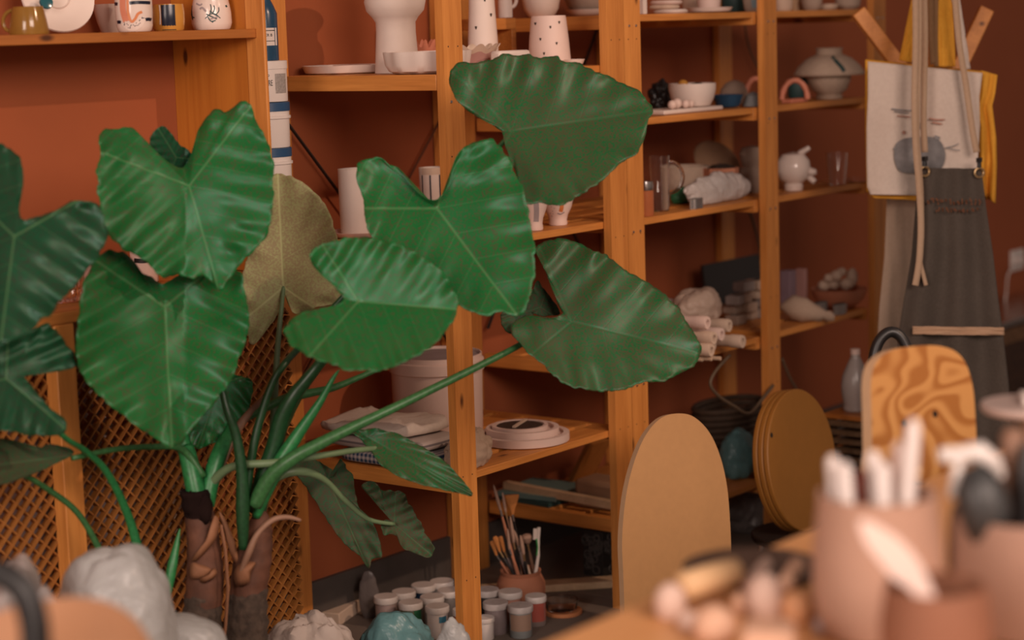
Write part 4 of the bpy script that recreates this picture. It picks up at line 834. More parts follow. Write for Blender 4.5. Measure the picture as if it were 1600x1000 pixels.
mb=MB().lathe([(0,40.5*k),(34*k,40.5*k)]+[(a,h+4*k) for a,h in lp],P,48)
def rl(z):
    z=z-4*k
    for (a,ha),(b,hb) in zip(lp[1:],lp[2:]):
        if ha<=z<=hb: return a+(b-a)*((z-ha)/max(hb-ha,1e-6))
    return lp[0][0]
mb.cur=1; mb.stroke(P,rl,[(1296,-66),(1301,-58),(1307,-50),(1311,-43)],6,1296,0,k)
obj('lid',mb,[STONE,DTEAL],g)
# third shelf
P=colX(1009,-.395,R2); k=spp(P); g=thing('jar','orange jar with a steel screw lid beside the double upright on the third shelf','jar',P)
obj('jar_body',MB().lathe([(0,0),(12*k,0),(13*k,4*k),(13*k,40*k),(0,40*k)],P,28),plain('orange_glass',(.42,.13,.05),.2),g); obj('lid',MB().lathe([(0,40.3*k),(12*k,40.3*k),(13*k,46*k),(12*k,54*k),(0,55*k)],P,28,wob=lambda a,z:1+.02*math.cos(a*20)),METAL,g)
P=colX(1031,-.355,R2); k=spp(P); g=thing('glass_jug','tall clear glass jug with a round handle on the third shelf','jug',P)
obj('jug_body',pot([(14*k,0),(15*k,2*k),(16*k,60*k),(17*k,86*k)],P,.0022,40),GLASS,g)
obj('handle',MB().tube([P+RH*((16+21*math.sin(PI*i/12))*k)+UP*((28+24*(1-math.cos(PI*i/12)))*k) for i in range(13)],3*k,10),GLASS,g)
P=colX(1072,-.20,R2); vessel('bowl',P,[(26,0),(30,5),(36,30),(38,48)],STONE,'pale stoneware bowl behind the glass jug on the third shelf','bowl')
P=colX(1066,-.292,R2); one('packet',blob(P+UP*.017,(.038,.026,.023),3,.2,25,sub=22),GREENP,'small green packet between the glass jug and the white bag','packet')
P=colX(1122,-.175,R2); k=spp(P); c=P+UP*(.045); one('clay_platter',MB().lathe([(0,-.006),(.068,-.006),(.072,0),(.068,.005),(.03,.009),(0,.010)],c+UP*.028,40,ax=(-.25,-.75,.6)),plain('brown_clay',(.26,.15,.085),.8,.15),'large brown round platter propped at the back of the third shelf','platter')
P=colX(1127,-.295,R2); k=spp(P); g=thing('terracotta_pot','square terracotta pot with dark soil behind the white bag','pot',P)
obj('pot_body',pot([(23*k,0),(25*k,3*k),(28*k,42*k),(28*k,46*k)],P,.004,8),TERRA,g); obj('dry_soil',blob(P+UP*43*k,(22*k,22*k,9*k),4,.3,40,flat=False,sub=18),DARK,g)
one('plastic_bag',blob(colX(1122,-.362,R2)+UP*.0330,(.126,.027,.044),14,.35,16,sub=44),sheet('bright_film',(.76,.70,.66),.3,.3,.8),'white plastic bag lying along the front of the third shelf','bag')
P=colX(1088,-.404,R2); one('ring_cutter',MB().band(P,.024,.011,.024,.0012,28,.10),METAL,'small steel ring cutter at the front edge before the white bag','cutter',loc=P)
P=colX(1176,-.295,R2); k=spp(P); one('clay_bust',MB().lathe([(0,0),(14*k,0),(17*k,6*k),(21*k,24*k),(18*k,36*k),(15*k,40*k),(20*k,50*k),(21*k,60*k),(15*k,70*k),(0,73*k)],P,32,wob=lambda a,z:1+.08*math.sin(a*3+z*90)),GREYC,'lumpy grey clay figure left of the middle upright on the third shelf','figure')
P=colX(1240,-.368,R2); k=spp(P); g=thing('animal_teapot','white rounded teapot shaped like a small animal, right of the middle upright','teapot',P)
obj('teapot_body',MB().lathe([(0,0),(14*k,0),(15*k,8*k),(13*k,11*k),(22*k,18*k),(27*k,32*k),(25*k,46*k),(17*k,56*k),(0,60*k)],P,36),GLAZE,g)
def tb(pts,rad,m=GLAZE,nm='spout'): obj(nm,MB().tube([P+RH*x*k-FH*y*k+UP*z*k for x,y,z in pts],[r*k for r in rad],12),m,g)
tb([(6,0,52),(12,0,58),(22,2,64),(25,2,66)],[5,5,4,3.5]); tb([(23,6,30),(28,10,28),(34,12,28)],[6,6,4],nm='ear'); tb([(24,4,20),(30,8,14),(32,9,12)],[5,5,4],nm='ear')
P=colX(1308,-.392,R2); vessel('tumbler',P,[(12.5,0),(13,2),(17,50)],GLASS,'clear glass tumbler on the right bay third shelf','glass',t=1.6)
P=colX(1340,-.405,R2); vessel('glass_dish',P,[(13,0),(15,2),(17,7)],GLASS,'small clear glass dish beside the clear tumbler','dish',t=1.5)
# fourth shelf
P=colX(1046,-.20,R3); k=spp(P); g=thing('carton','small white carton with a dark blue side on the fourth shelf','carton',P); obj('carton_body',MB().box(P+UP*.046,(.035,.03,.092)),PAPER,g,bevel=.001); obj('blue_side',MB().box(P+Ve((.020,0,.046)),(.0025,.03,.092)),NAVY,g)
a=colX(1150,-.10,R3); one('black_board',MB().box(a+UP*.060+Ve((.12,.085,0)),(.30,.008,.12),Ma.Rotation(-.12,3,'X')),BLACK,'black board leaning at the back of the fourth shelf','board')
one('wrapped_bundle',blob(colX(1090,-.30,R3)+UP*.078,(.078,.055,.050),27,.32,13,sub=48),WRAP,'cream bundle wrapped in film lying on top of the paper rolls','bundle')
rolls=[(1150,546,'hollow roll nearest the upright, pointing out of the fourth shelf'),(1106,515,'upper left hollow roll under the wrapped bundle'),(1151,520,'upper right roll under the wrapped bundle'),(1105,538,'middle left pale roll of the bundle of rolls'),(1128,533,'small roll in the centre of the bundle of rolls'),(1126,556,'lower hollow roll of the bundle of rolls'),(1101,561,'lowest left roll of the bundle of rolls'),(1080,548,'leftmost roll, mostly behind the right leaf')]
for i,(x,y,lb) in enumerate(rolls):
    e=onY(x,y,-.50); k=spp(e); rr=10.6*k; e.z=max(e.z+.016,R3+rr+.012); e.y+=(i%3)*.02-.02; ax=Ve((-.06,1,0)).normalized()
    mb=MB().lathe([(0,0.02),(rr*.5,.02),(rr*.5,0),(rr*.92,0),(rr,.004),(rr,.03),(rr*.9,.035),(rr*.93,.20),(0,.20)],e,22,ax=ax); one('roll',mb,[CREAM,PINKW,CREAM][i%3],lb,'roll','rolls sticking out of the fourth shelf',loc=e)
for i,(x,lb) in enumerate(((1126,'pale stick under the rolls, nearest the upright'),(1112,'second pale stick under the rolls'),(1098,'third pale stick under the rolls, by the leaf edge'))):
    e=colX(x,-.53+.015*i,R3+.0055); e2=e+Ve((-.02,.22,0)); one('stick',MB().tube([e,e2],.0048,8),STICK,lb,'stick','sticks under the rolls')
random.seed(11)
blk=[(1150,527),(1172,527),(1192,524),(1146,508),(1168,506),(1190,504),(1158,488),(1180,487),(1150,482),(1176,470),(1188,482),(1163,470)]
for i,(x,y) in enumerate(blk):
    row=[0,0,0,1,1,1,2,2,2,3,3,3][i]; p=colX(x,-.255+.02*(i%2),R3); p.z=R3+.0125+row*.0262
    one('clay_block',MB().box(p,(.046,.04,.025),Ma.Rotation(random.uniform(-.35,.35),3,'Z')),[GREYC,STONE,plain('grey_block',(.25,.21,.19),.85,.2)][i%3],'grey clay block, %s of the pile left of the middle upright'%['first in the bottom row','second in the bottom row','third in the bottom row','first in the second row','second in the second row','third in the second row','first in the third row','second in the third row','third in the third row','first on top','second on top','third on top'][i],'block','grey clay blocks in the pile',bevel=.003)
P=colX(1232,-.245,R3); k=spp(P); one('carton',MB().box(P+UP*.055,(.036,.03,.110)),PURPLE,'dull purple carton right of the middle upright on the fourth shelf','carton',bevel=.001)
P=colX(1253,-.243,R3); one('carton',MB().box(P+UP*.053,(.014,.028,.106)),PINKC,'slim pink carton beside the dull purple carton','carton',bevel=.001)
P=colX(1311,-.345,R3); k=spp(P); vessel('terracotta_bowl',P,[(22,0),(26,2),(38,14),(44,30)],TERRA,'terracotta bowl heaped with pale clay pieces on the fourth shelf','bowl')
cl=[((-24,2,34),(11,9,8)),((-8,-6,36),(14,11,9)),((12,4,36),(16,12,10)),((22,-8,44),(10,9,14)),((-6,8,50),(10,9,9)),((4,-2,54),(9,8,7)),((-16,6,46),(9,8,7))]
for i,(o_,r) in enumerate(cl): one('clay_piece',blob(P+RH*o_[0]*k-FH*o_[1]*k+UP*(o_[2]+1)*k,[q*k for q in r],50+i,.25,30,flat=False,sub=14),CREAM,'pale clay piece in the heaped terracotta bowl, %s'%['leftmost','at the left front','in the middle','tall one at the right','small one near the top left','topmost','between left and top'][i],'clay piece','clay pieces in the terracotta bowl')
def cutter(P,r,h,label):
    k=spp(P); one('ring_cutter',MB().band(P,r*k*1.2,r*.55*k,h*k,.0012,48,.08,9),METAL,label,'cutter',loc=P)
cutter(colX(1282,-.392,R3),14,24,'fluted steel cutter left of the heaped terracotta bowl'); cutter(colX(1312,-.408,R3),14,16,'low fluted steel cutter in front of the heaped terracotta bowl')
P=colX(1248,-.375,R3); k=spp(P); mb=MB().tube([P+RH*x*k+UP*z*k-FH*y*k for x,z,y in ((-28,22,0),(-10,22,0),(8,17,2),(22,13,4),(34,11,6),(39,10,7),(45,8,8),(50,5,10),(53,2,11))],[4*k,20*k,21*k,15*k,11*k,7*k,9*k,7*k,2*k],22,flat=.95)
for v in mb.v:
    q=NZ.turbulence(v*25,3,True)-.4; v+=Ve((q*.006,q*.006,q*.006))
    if v.z<R3: v.z=R3
one('cloth_bundle',mb,LINEN,'white cloth bundle with a knotted end hanging over the fourth shelf edge','cloth',ang=70)
# lowest shelf and floor
P=colX(1140,-.20,R4); k=spp(P); g=thing('basket','dark wicker basket on the lowest shelf behind the teal bag','basket',P); w=MB()
for i in range(9): w.tube([P+Ve((.13*math.cos(a*PI/20),.075*math.sin(a*PI/20),.01+i*.0165)) for a in range(40)],.0082,6,closed=True)
obj('wicker_side',w,plain('dark_wicker',(.05,.028,.015),.8,.5,60),g); obj('basket_base',MB().bx(P.x-.11,P.x+.11,P.y-.06,P.y+.06,P.z,P.z+.008),DARK,g)
one('plastic_bag',blob(colX(1152,-.345,R4)+UP*.053,(.058,.04,.072),33,.3,16,sub=40),TEALF,'teal plastic bag standing on the lowest shelf beside the arched board','bag')
one('plastic_bag',blob(colX(1165,-.30,.0008)+UP*.052,(.07,.06,.072),37,.35,16,sub=36),GREYF,'dark grey plastic bag on the floor under the lowest shelf','bag')
for i,(mt,lb) in enumerate(((DTEAL,'dark teal card folder, lower of two at the left end of the lowest shelf'),(FOLDER,'pale teal card folder, upper of two at the left end of the lowest shelf'))):
    p=colX(835,-.03,R4); p.x=.80; p.y=-.05; p.z=R4+.006+i*.013; one('folder',MB().box(p,(.17,.17,.011),Ma.Rotation(.15*i-.05,3,'Z')),mt,lb,'folder')
one('batten',MB().beam(Ve((.735,.02,R4+.036)),Ve((.735,-.40,R4+.022)),.02,.018),PALE,'pale batten lying along the left end of the lowest shelf','batten')
p=Ve((.80,-.24,R4)); one('clay_box',MB().box(p+UP*.035,(.09,.13,.07)),plain('tan_clay',(.33,.19,.11),.8,.15),'tan clay box on the lowest shelf behind the double upright','box',bevel=.012)
p=Ve((.93,-.10,R4)); one('orange_panel',MB().box(p+UP*.075,(.10,.12,.012),Ma.Rotation(-1.05,3,'X')),PLAT,'orange-brown wooden panel leaning on the lowest shelf','panel')
P=Ve((.81,-.225,0)); mb=MB().box(P+UP*.058,(.10,.06,.114)); random.seed(3); mb.cur=1
for i in range(26):
    a=random.uniform(-.04,.04); z=random.uniform(.015,.10); r=random.uniform(.005,.011)
    c=P+Ve((a,-.031,z)); mb.tube([c+Ve((r*math.cos(q*PI/5),0,r*math.sin(q*PI/5))) for q in range(10)],.0018,5,closed=True)
    c=P+Ve((-.051,a*.6,z)); mb.tube([c+Ve((0,r*math.cos(q*PI/5),r*math.sin(q*PI/5))) for q in range(10)],.0018,5,closed=True)
one('carved_block',mb,[plain('black_carved',(.018,.015,.014),.6,.3),plain('grey_scroll',(.09,.08,.075),.5,.3)],'black block carved with grey scrolls on the floor beside the double upright','block',bevel=.002)
def cord(pts,Y,w,mat,label,name='cord'):
    q=catmull([tuple(onY(x,y,Y+dy)) for x,y,dy in pts],6,False); return one(name,MB().tube(q,w,8),mat,label,'cord',ang=180)
CORDM=plain('cord_beige',(.13,.085,.05),.6,.1)
cord([(1168,322,0),(1176,345,0),(1184,375,0),(1188,400,0),(1186,430,0),(1183,452,0)],.03,.0045,CORDM,'beige cord hanging behind the third shelf bay')
cord([(1162,15,0),(1166,55,0),(1176,90,0),(1196,125,0),(1200,150,0)],.03,.003,CORDM,'thin beige cord hanging behind the second shelf bay')
cord([(1140,555,.0),(1118,580,-.0),(1110,600,0),(1122,618,0),(1146,634,0),(1170,646,0),(1190,625,0),(1208,602,0)],-.455,.0042,CORDM,'loop of beige cord hanging below the rolls')
cord([(1222,560,0),(1234,590,0),(1246,612,0),(1252,640,0)],-.30,.0035,CORDM,'beige cord hanging behind the round boards')
# ================================================ boards leaning before the unit
def slab(name,outl,P0,nrm,th,mats,label,cat,edge=.0,holes=(),group=None,smooth=6,parent=None):
    nrm=Ve(nrm).normalized(); O=catmull(outl,smooth) if smooth else outl; q=[]
    for x,y in O:
        r=ray(x,y); q.append(C0+r*((P0-C0).dot(nrm)/r.dot(nrm)))
    mb=MB(); n=len(q); mb.v=q+[p-nrm*th for p in q]; mb.f=[tuple(range(n)),tuple(range(n,2*n))[::-1]]+[(i,n+i,n+(i+1)%n,(i+1)%n) for i in range(n)]; mb.mi=[0,0]+[1]*n
    for hx,hy,r in holes:
        rr=ray(hx,hy); c=C0+rr*((P0-C0).dot(nrm)/rr.dot(nrm)); mb.cur=2; mb.lathe([(0,.0004),(r,.0004),(r,.0001),(0,.0001)],c,16,ax=nrm)
    if parent: return obj(name,mb,mats,parent,ang=50)
    return one(name,mb,mats,label,cat,group,ang=50)
P0=atd(1060,800,4.28)
slab('arched_board',[(977,1010),(976,960),(974,900),(972,850),(975,800),(982,755),(995,710),(1012,675),(1035,652),(1062,646),(1085,652),(1108,675),(1125,712),(1136,760),(1141,820),(1143,880),(1144,950),(1144,1010),(1100,1014),(1020,1014)],P0,(-.30,-.92,.20),.016,[MDF,MDFE,DARK],'tall tan fibreboard with an arched top leaning against the shelving','board')
n3=Ve((.05,-1,.16)).normalized(); c=atd(1251,719,4.80); Rb=.170
for i in range(3):
    cc=c-n3*(.0145*i); mb=MB().lathe([(0,-.0065),(Rb-.002,-.0065),(Rb,-.004),(Rb,.004),(Rb-.002,.0065),(0,.0065)],cc,72,ax=n3)
    if i==0: mb.cur=1; h=onY(1205.5,680,cc.y); rr=ray(1205.5,680); pl_=C0+rr*((cc+n3*.0067-C0).dot(n3)/rr.dot(n3)); mb.lathe([(0,.0004),(.006,.0004),(.006,0),(0,0)],pl_,14,ax=n3)
    one('round_board',mb,[BAT,DARK],['front round board with a small hole, leaning at the middle upright','middle of the three round boards leaning at the middle upright','rear of the three round boards leaning at the middle upright'][i],'board','round boards leaning together')
zs=(c-n3*.03).z-Rb*.985-.003
st=Ve((c.x,c.y-.0,0)); g=thing('metal_stool','low steel-legged stool under the round boards, half hidden by the table','stool',st)
obj('seat',MB().lathe([(0,zs-.02),(.115,zs-.02),(.12,zs-.012),(.12,zs-.003),(.117,zs),(0,zs)],st,40),DARK,g)
for i in range(4):
    a=PI/4+i*PI/2+.3; d=Ve((math.cos(a),math.sin(a),0)); obj('leg',MB().tube([st+d*.14,st+d*.11+UP*(zs-.02)],.008,10),METAL,g)
# ================================================ coat stand with bags and aprons
D4=4.9
def px3(x,y,d=D4): return atd(x,y,d)
pb=px3(1462,80,5.06); pole=Ve((pb.x,pb.y,0)); g=thing('coat_stand','wooden coat stand with slanting arms holding a tote bag and aprons','coat stand',pole)
obj('pole',MB().bx(pole.x-.02,pole.x+.02,pole.y-.02,pole.y+.02,0,1.62),PZ,g,bevel=.003)
jz=px3(1450,150,5.06).z; jp=Ve((pole.x,pole.y,jz))
def arm(x0,y0,x1,y1,d0,d1,mat=PZ): obj('arm',MB().beam(px3(x0,y0,d0),px3(x1,y1,d1),.036,.030,-CF),mat,g,bevel=.002)
arm(1340,18,1452,165,5.03,5.06,PX); arm(1541,15,1470,165,5.08,5.06,PX)
obj('hook_rail',MB().beam(px3(1390,-60,4.95),px3(1530,-60,4.95),.03,.03),PX,g)
for i in range(2): obj('foot',MB().beam(pole+Ve((-.22,0,.02)) if i else pole+Ve((0,-.22,.02)),pole+Ve((.22,0,.02)) if i else pole+Ve((0,.22,.02)),.04,.04),PZ,g)
def cloth(name,rows,d,mat,parent=None,fold=.008,nf=3,th=.003,seed=0,nu=40,nv=40,label=None,cat=None,curl=0):
    # rows: (left x, y, right x, y) from top to bottom in the image, hung at distance d
    mb=MB()
    def fn(u,v):
        t=v*(len(rows)-1); i=min(int(t),len(rows)-2); f=t-i; a=rows[i]; b=rows[i+1]
        r=[a[q]+(b[q]-a[q])*f for q in range(4)]
        x=r[0]+(r[2]-r[0])*u; y=r[1]+(r[3]-r[1])*u
        return atd(x,y,d+fold*(.3+v)*math.sin(u*nf*2*PI+seed+v*1.3)+.004*NZ.noise(Ve((u*5+seed,v*5,0)))-curl*math.sin(PI*u))
    mb.grid(fn,nu,nv)
    if parent: return obj(name,mb,mat,parent,ang=180,thick=th)
    o=obj(name,mb,mat,ang=180,thick=th); return tag(o,label,cat)
tl=px3(1450,100); t=thing('tote_bag','white canvas tote bag with yellow sides and straps, printed with a grey pot','bag',px3(1450,310))
tr=[(1356,94,1535,112),(1354,150,1530,152),(1352,200,1531,195),(1352,250,1528,250),(1353,292,1530,300),(1358,304,1530,306)]
cloth('front_panel',[(a+2,b,c_,d_) if i else (a,b+2,c_,d_+2) for i,(a,b,c_,d_) in enumerate(tr)],4.86,CANVAS,t,.006,2.2,seed=1)
cloth('back_panel',[(1352,93,1540,112),(1352,200,1548,200),(1354,300,1552,312)],4.93,YEL,t,.003,1)
cloth('side_gusset',[(1533,110,1558,117),(1530,150,1555,145),(1524,172,1550,165),(1530,195,1556,215),(1531,240,1557,255),(1530,300,1555,318)],4.89,YEL,t,.008,1.5,seed=2)
cloth('bottom_gusset',[(1358,303,1532,306),(1366,309,1532,318)],4.88,YEL,t,.002,1)
for i,q in enumerate(([(1432,-40,1446,-40),(1405,94,1424,98)],[(1462,-40,1486,-40),(1466,104,1493,104)])): cloth('strap',q,4.885,YEL,t,.001,1)
cloth('strap',[(1482,-40,1494,-40),(1502,108,1516,108)],4.875,CANVAS,t,.001,1)
pm=MB(); inkg=plain('print_grey',(.24,.23,.23),.8,.4,60); inkr=plain('print_red',(.45,.22,.16),.8,.3)
def ink(o,pts,w,mat,d=4.845,nm='print'):
    pp=catmull(pts,5,False); mb=MB(); 
    for i,p in enumerate(pp):
        a=pp[max(0,i-1)]; b=pp[min(len(pp)-1,i+1)]; dx,dy=b[0]-a[0],b[1]-a[1]; l=math.hypot(dx,dy) or 1
        for s_ in (-1,1): mb.v.append(atd(p[0]-dy/l*w/2*s_,p[1]+dx/l*w/2*s_,d))
    mb.f=[(2*i,2*i+1,2*i+3,2*i+2) for i in range(len(pp)-1)]; mb.mi=[0]*len(mb.f); return obj(nm,mb,mat,o,thick=.0004)
FP=t.children[0]
mb=MB(); o_=catmull([(1400,225),(1412,217),(1432,214),(1455,214),(1470,222),(1477,240),(1474,258),(1464,268),(1440,271),(1410,269),(1400,258),(1397,240)],4); mb.v=[atd(x,y,4.846) for x,y in o_]; mb.f=[tuple(range(len(o_)))]; mb.mi=[0]; obj('pot_print',mb,inkg,FP,thick=.0004)
for pts,w,m_ in (([(1393,170),(1408,172),(1424,173)],2.2,inkg),([(1397,174),(1410,176),(1420,177)],1.6,inkg),([(1402,181),(1422,183)],2,inkr),([(1452,185),(1464,187),(1476,187)],2.4,inkr),([(1457,191),(1472,194)],2.4,inkr),([(1411,205),(1414,209)],5,inkr),([(1437,192),(1438,202)],4.5,inkg),([(1460,214),(1468,217)],6,inkg),([(1477,231),(1490,228),(1498,224)],1.4,inkg),([(1480,231),(1492,234),(1500,235)],1.4,inkg),([(1397,234),(1400,230)],4,inkg)): ink(FP,pts,w,m_)
t2=thing('apron','beige linen apron hanging behind the dark apron, under the tote bag','apron',px3(1400,560,4.99))
cloth('apron_cloth',[(1386,300,1440,300),(1382,400,1438,400),(1374,480,1436,480),(1366,620,1440,620)],4.985,LINEN,t2,.004,1,seed=3)
t3=thing('apron','dark grey apron with a tan band and clip-on straps on the coat stand','apron',px3(1480,690,4.8))
cloth('apron_cloth',[(1440,262,1529,264),(1436,268,1534,266),(1430,330,1541,325),(1424,400,1552,400),(1412,470,1560,470),(1404,520,1567,520),(1398,600,1576,600),(1392,730,1586,730)],4.80,APRON,t3,.012,2.5,seed=1,nu=60)
cloth('tan_band',[(1426,510,1569,512),(1426,522,1569,524)],4.766,plain('tan_tape',(.46,.29,.18),.8,.1,80),t3,.004,2)
inko=plain('print_orange',(.17,.062,.025),.8,.3); fw=lambda px,py:(lambda x,y:atd(px+x*1000,py-y*1000,4.778))
def word_blocks(x0,x1,y,h,seed):
    random.seed(seed); x=x0; mb=MB()
    while x<x1:
        w=random.uniform(4,7)
        for q in range(3):
            a=x+random.uniform(0,w-2); b=y+random.uniform(-h/2,h/2)
            vs=[atd(a+dx,b+dy,4.777) for dx,dy in ((0,-2),(2,-2),(2,2),(0,2))]; mb.add(vs,[(0,1,2,3)])
        x+=w+1.5
    obj('faded_print',mb,inko,t3.children[0],thick=.0004)
word_blocks(1448,1530,315,8,1); word_blocks(1462,1528,328,5,2)
def web(parent,pts,w,d,mat,nm='strap'):
    pp=catmull([(x,y,d+(q[0] if q else 0)) for x,y,*q in pts],6,False)
    mb=MB()
    for i,p in enumerate(pp):
        a=pp[max(0,i-1)]; b=pp[min(len(pp)-1,i+1)]; dx,dy=b[0]-a[0],b[1]-a[1]; l=math.hypot(dx,dy) or 1
        for s_ in (-1,1): mb.v.append(atd(p[0]-dy/l*w/2*s_,p[1]+dx/l*w/2*s_,p[2]))
    mb.f=[(2*i,2*i+1,2*i+3,2*i+2) for i in range(len(pp)-1)]; mb.mi=[0]*len(mb.f); return obj(nm,mb,mat,parent,ang=180,thick=.002)
web(t3,[(1443,-40),(1445,60),(1444,130),(1443,190),(1445,238)],10,4.80,STRAP); web(t3,[(1490,-40),(1498,60),(1509,130),(1519,200),(1526,238)],10,4.81,STRAP)
web(t3,[(1430,-40),(1431,60),(1429,150),(1431,230),(1436,290),(1439,350),(1437,400),(1433,430),(1430,446)],10,4.765,STRAP,'tie'); web(t3,[(1437,-40),(1437,80),(1434,200),(1440,300),(1440,360),(1438,405),(1443,430),(1447,446)],6,4.77,STRAP,'tie')
web(t3,[(1454,-40),(1455,50),(1458,100)],9,4.87,BSTRAP); web(t3,[(1463,-40),(1462,60),(1463,104)],7,4.88,BSTRAP)
def clip(x,y,d):
    c=px3(x,y,d); k=d/F; cl_=obj('clip',MB().box(c+UP*18*k,(10*k,6*k,7*k)).tube([c+UP*14*k,c+UP*6*k],3.5*k,8),BLACK,t3)
    mb=MB().tube([c+RH*7*k*math.cos(a*PI/10)+UP*(7*k*math.sin(a*PI/10)-2*k) for a in range(20)],2*k,8,closed=True); obj('clip_ring',mb,GOLD,cl_)
clip(1445,266,4.785); clip(1530,268,4.79)
# socket on the right wall with plug and cable
g=thing('wall_socket','white double wall socket with a plug and cable at the right edge','socket',onY(1583,407,WY))
p=onY(1584,407,WY); k=spp(p); obj('cover_plate',MB().box(p+Ve((.02,-.004,0)),(.115,.008,.078)),PLW,g,bevel=.003); obj('socket_face',MB().lathe([(0,0),(.02,0),(.019,.004),(0,.004)],p+Ve((-.015,-.008,0)),24,ax=(0,-1,0)),PLW,g)
obj('plug',MB().lathe([(0,0),(.016,0),(.014,.03),(.008,.034),(0,.034)],p+Ve((-.012,-.0125,0)),20,ax=(0,-1,0)),PLW,g)
obj('cable',MB().tube(catmull([tuple(p+Ve((-.012,-.044,0))),tuple(onY(1577,425,.0)),tuple(onY(1572,460,.02)),tuple(onY(1566,500,.03)),tuple(onY(1560,560,.03))],6,False),.0035,8),PLW,g)
p=onY(1600,560,-.15); zt_=onY(1592,497,-.2).z; x0=onY(1563,510,-.2).x
g=thing('work_bench','dark bench with a steel top at the right edge, behind the dark apron','bench',Ve((x0+.4,-.06,0)))
obj('steel_top',MB().bx(x0,x0+.8,-.2,WY-.02,zt_-.022,zt_),METAL,g,bevel=.002); obj('bench_body',MB().bx(x0+.01,x0+.79,-.19,WY-.03,0,zt_-.0225),plain('dark_pattern',(.05,.022,.012),.6,1.0,45),g)
obj('carved_band',MB().bx(x0+.012,x0+.788,-.196,-.19,zt_-.08,zt_-.03),plain('carved_wood',(.16,.08,.035),.6,.8,70),g)
# water bottle on a dark crate, left of the chair
P=atd(1337,655,5.2); zc=P.z; k=spp(P); zb2=atd(1337,641,5.2).z
g=thing('crate','dark wicker crate under the plastic bottle, behind the chair','crate',Ve((P.x,P.y,0))); w=MB()
for i in range(14): w.tube([Ve((P.x,P.y,0))+Ve((.075*max(-1,min(1,1.35*math.cos(a*PI/16))),.06*max(-1,min(1,1.35*math.sin(a*PI/16))),.012+i*(zb2-.012)/14)) for a in range(32)],.0085,5,closed=True)
obj('wicker_side',w,plain('brown_wicker',(.12,.065,.03),.8,.6,70),g); obj('crate_top',MB().bx(P.x-.07,P.x+.07,P.y-.055,P.y+.055,zb2-.012,zb2),PSHELF,g)
B=Ve((P.x,P.y,zb2+.0006)); g=thing('plastic_bottle','clear plastic bottle with a bulbous top standing on the wicker crate','bottle',B)
obj('bottle_body',MB().lathe([(0,0),(18*k,0),(20*k,3*k),(19*k,10*k),(22*k,30*k),(22.5*k,42*k),(20*k,56*k),(12*k,75*k),(7.5*k,84*k),(7*k,88*k),(0,88*k)],B,36),BOTTLE,g); obj('cap',MB().lathe([(0,88.5*k),(7.5*k,88.5*k),(7.5*k,97*k),(0,97*k)],B,20),PINKW,g)
# ================================================ chairs
def plymat(name,c1,c2,fr):
    m,t,b=nt(name); tc=N(t,'ShaderNodeTexCoord'); mp=N(t,'ShaderNodeMapping'); mp.inputs['Scale'].default_value=(3.4,3.4,7.5); L(t,tc.outputs['Object'],mp.inputs[0])
    n=N(t,'ShaderNodeTexNoise'); n.inputs['Scale'].default_value=1.5; n.inputs['Detail'].default_value=1; n.inputs['Distortion'].default_value=.5; L(t,mp.outputs[0],n.inputs['Vector'])
    a=N(t,'ShaderNodeMath',operation='MULTIPLY'); a.inputs[1].default_value=fr; L(t,n.outputs['Fac'],a.inputs[0]); f=N(t,'ShaderNodeMath',operation='FRACT'); L(t,a.outputs[0],f.inputs[0])
    r=N(t,'ShaderNodeValToRGB'); e=r.color_ramp.elements; e[0].position=.0; e[0].color=(*c2,1); e[1].position=1; e[1].color=(*c2,1); x=e.new(.35); x.color=(*c2,1); x=e.new(.66); x.color=(*c1,1); x=e.new(.93); x.color=(*c1,1)
    L(t,f.outputs[0],r.inputs[0]); L(t,r.outputs[0],b.inputs['Base Color']); b.inputs['Roughness'].default_value=.42; return m
PLY=plymat('plywood_grain',(.33,.13,.03),(.50,.25,.08),7)
P0=atd(1445,640,3.1); n4=Ve((-.22,-.93,.18)).normalized(); fl=Ve((P0.x,P0.y,0))
g=thing('plywood_chair','small plywood chair with a grained rounded back and bolt holes, behind the table','chair',fl+n4*(-.01))
slab('backrest',[(1366,745),(1363,700),(1362,650),(1361,600),(1366,572),(1380,555),(1402,545),(1440,540),(1470,541),(1494,550),(1510,570),(1520,605),(1524,650),(1526,700),(1524,745),(1445,752)],P0,n4,.019,[PLY,MDFE,BLACK],None,None,holes=((1461,647,.0055),(1412,661,.0055)),parent=g)
sx_=Ve((n4.y,-n4.x,0)).normalized(); sx_=-sx_ if sx_.dot(RH)<0 else sx_; fwd=Ve((n4.x,n4.y,0)).normalized()
bt=atd(1445,745,3.1).z
obj('seat',MB().box(fl+fwd*.12+UP*.40,(.24,.24,.02),Ma((sx_,-fwd,UP)).transposed()),PLY,g,bevel=.008)
for sx in (-1,1):
    a=fl+sx_*(.09*sx)-fwd*.018; obj('leg',MB().beam(a,a+UP*(bt+.03),.02,.022,fwd),PZ,g); b=fl+sx_*(.1*sx)+fwd*.21; obj('leg',MB().beam(b,b+UP*.39,.022,.022,fwd),PZ,g)
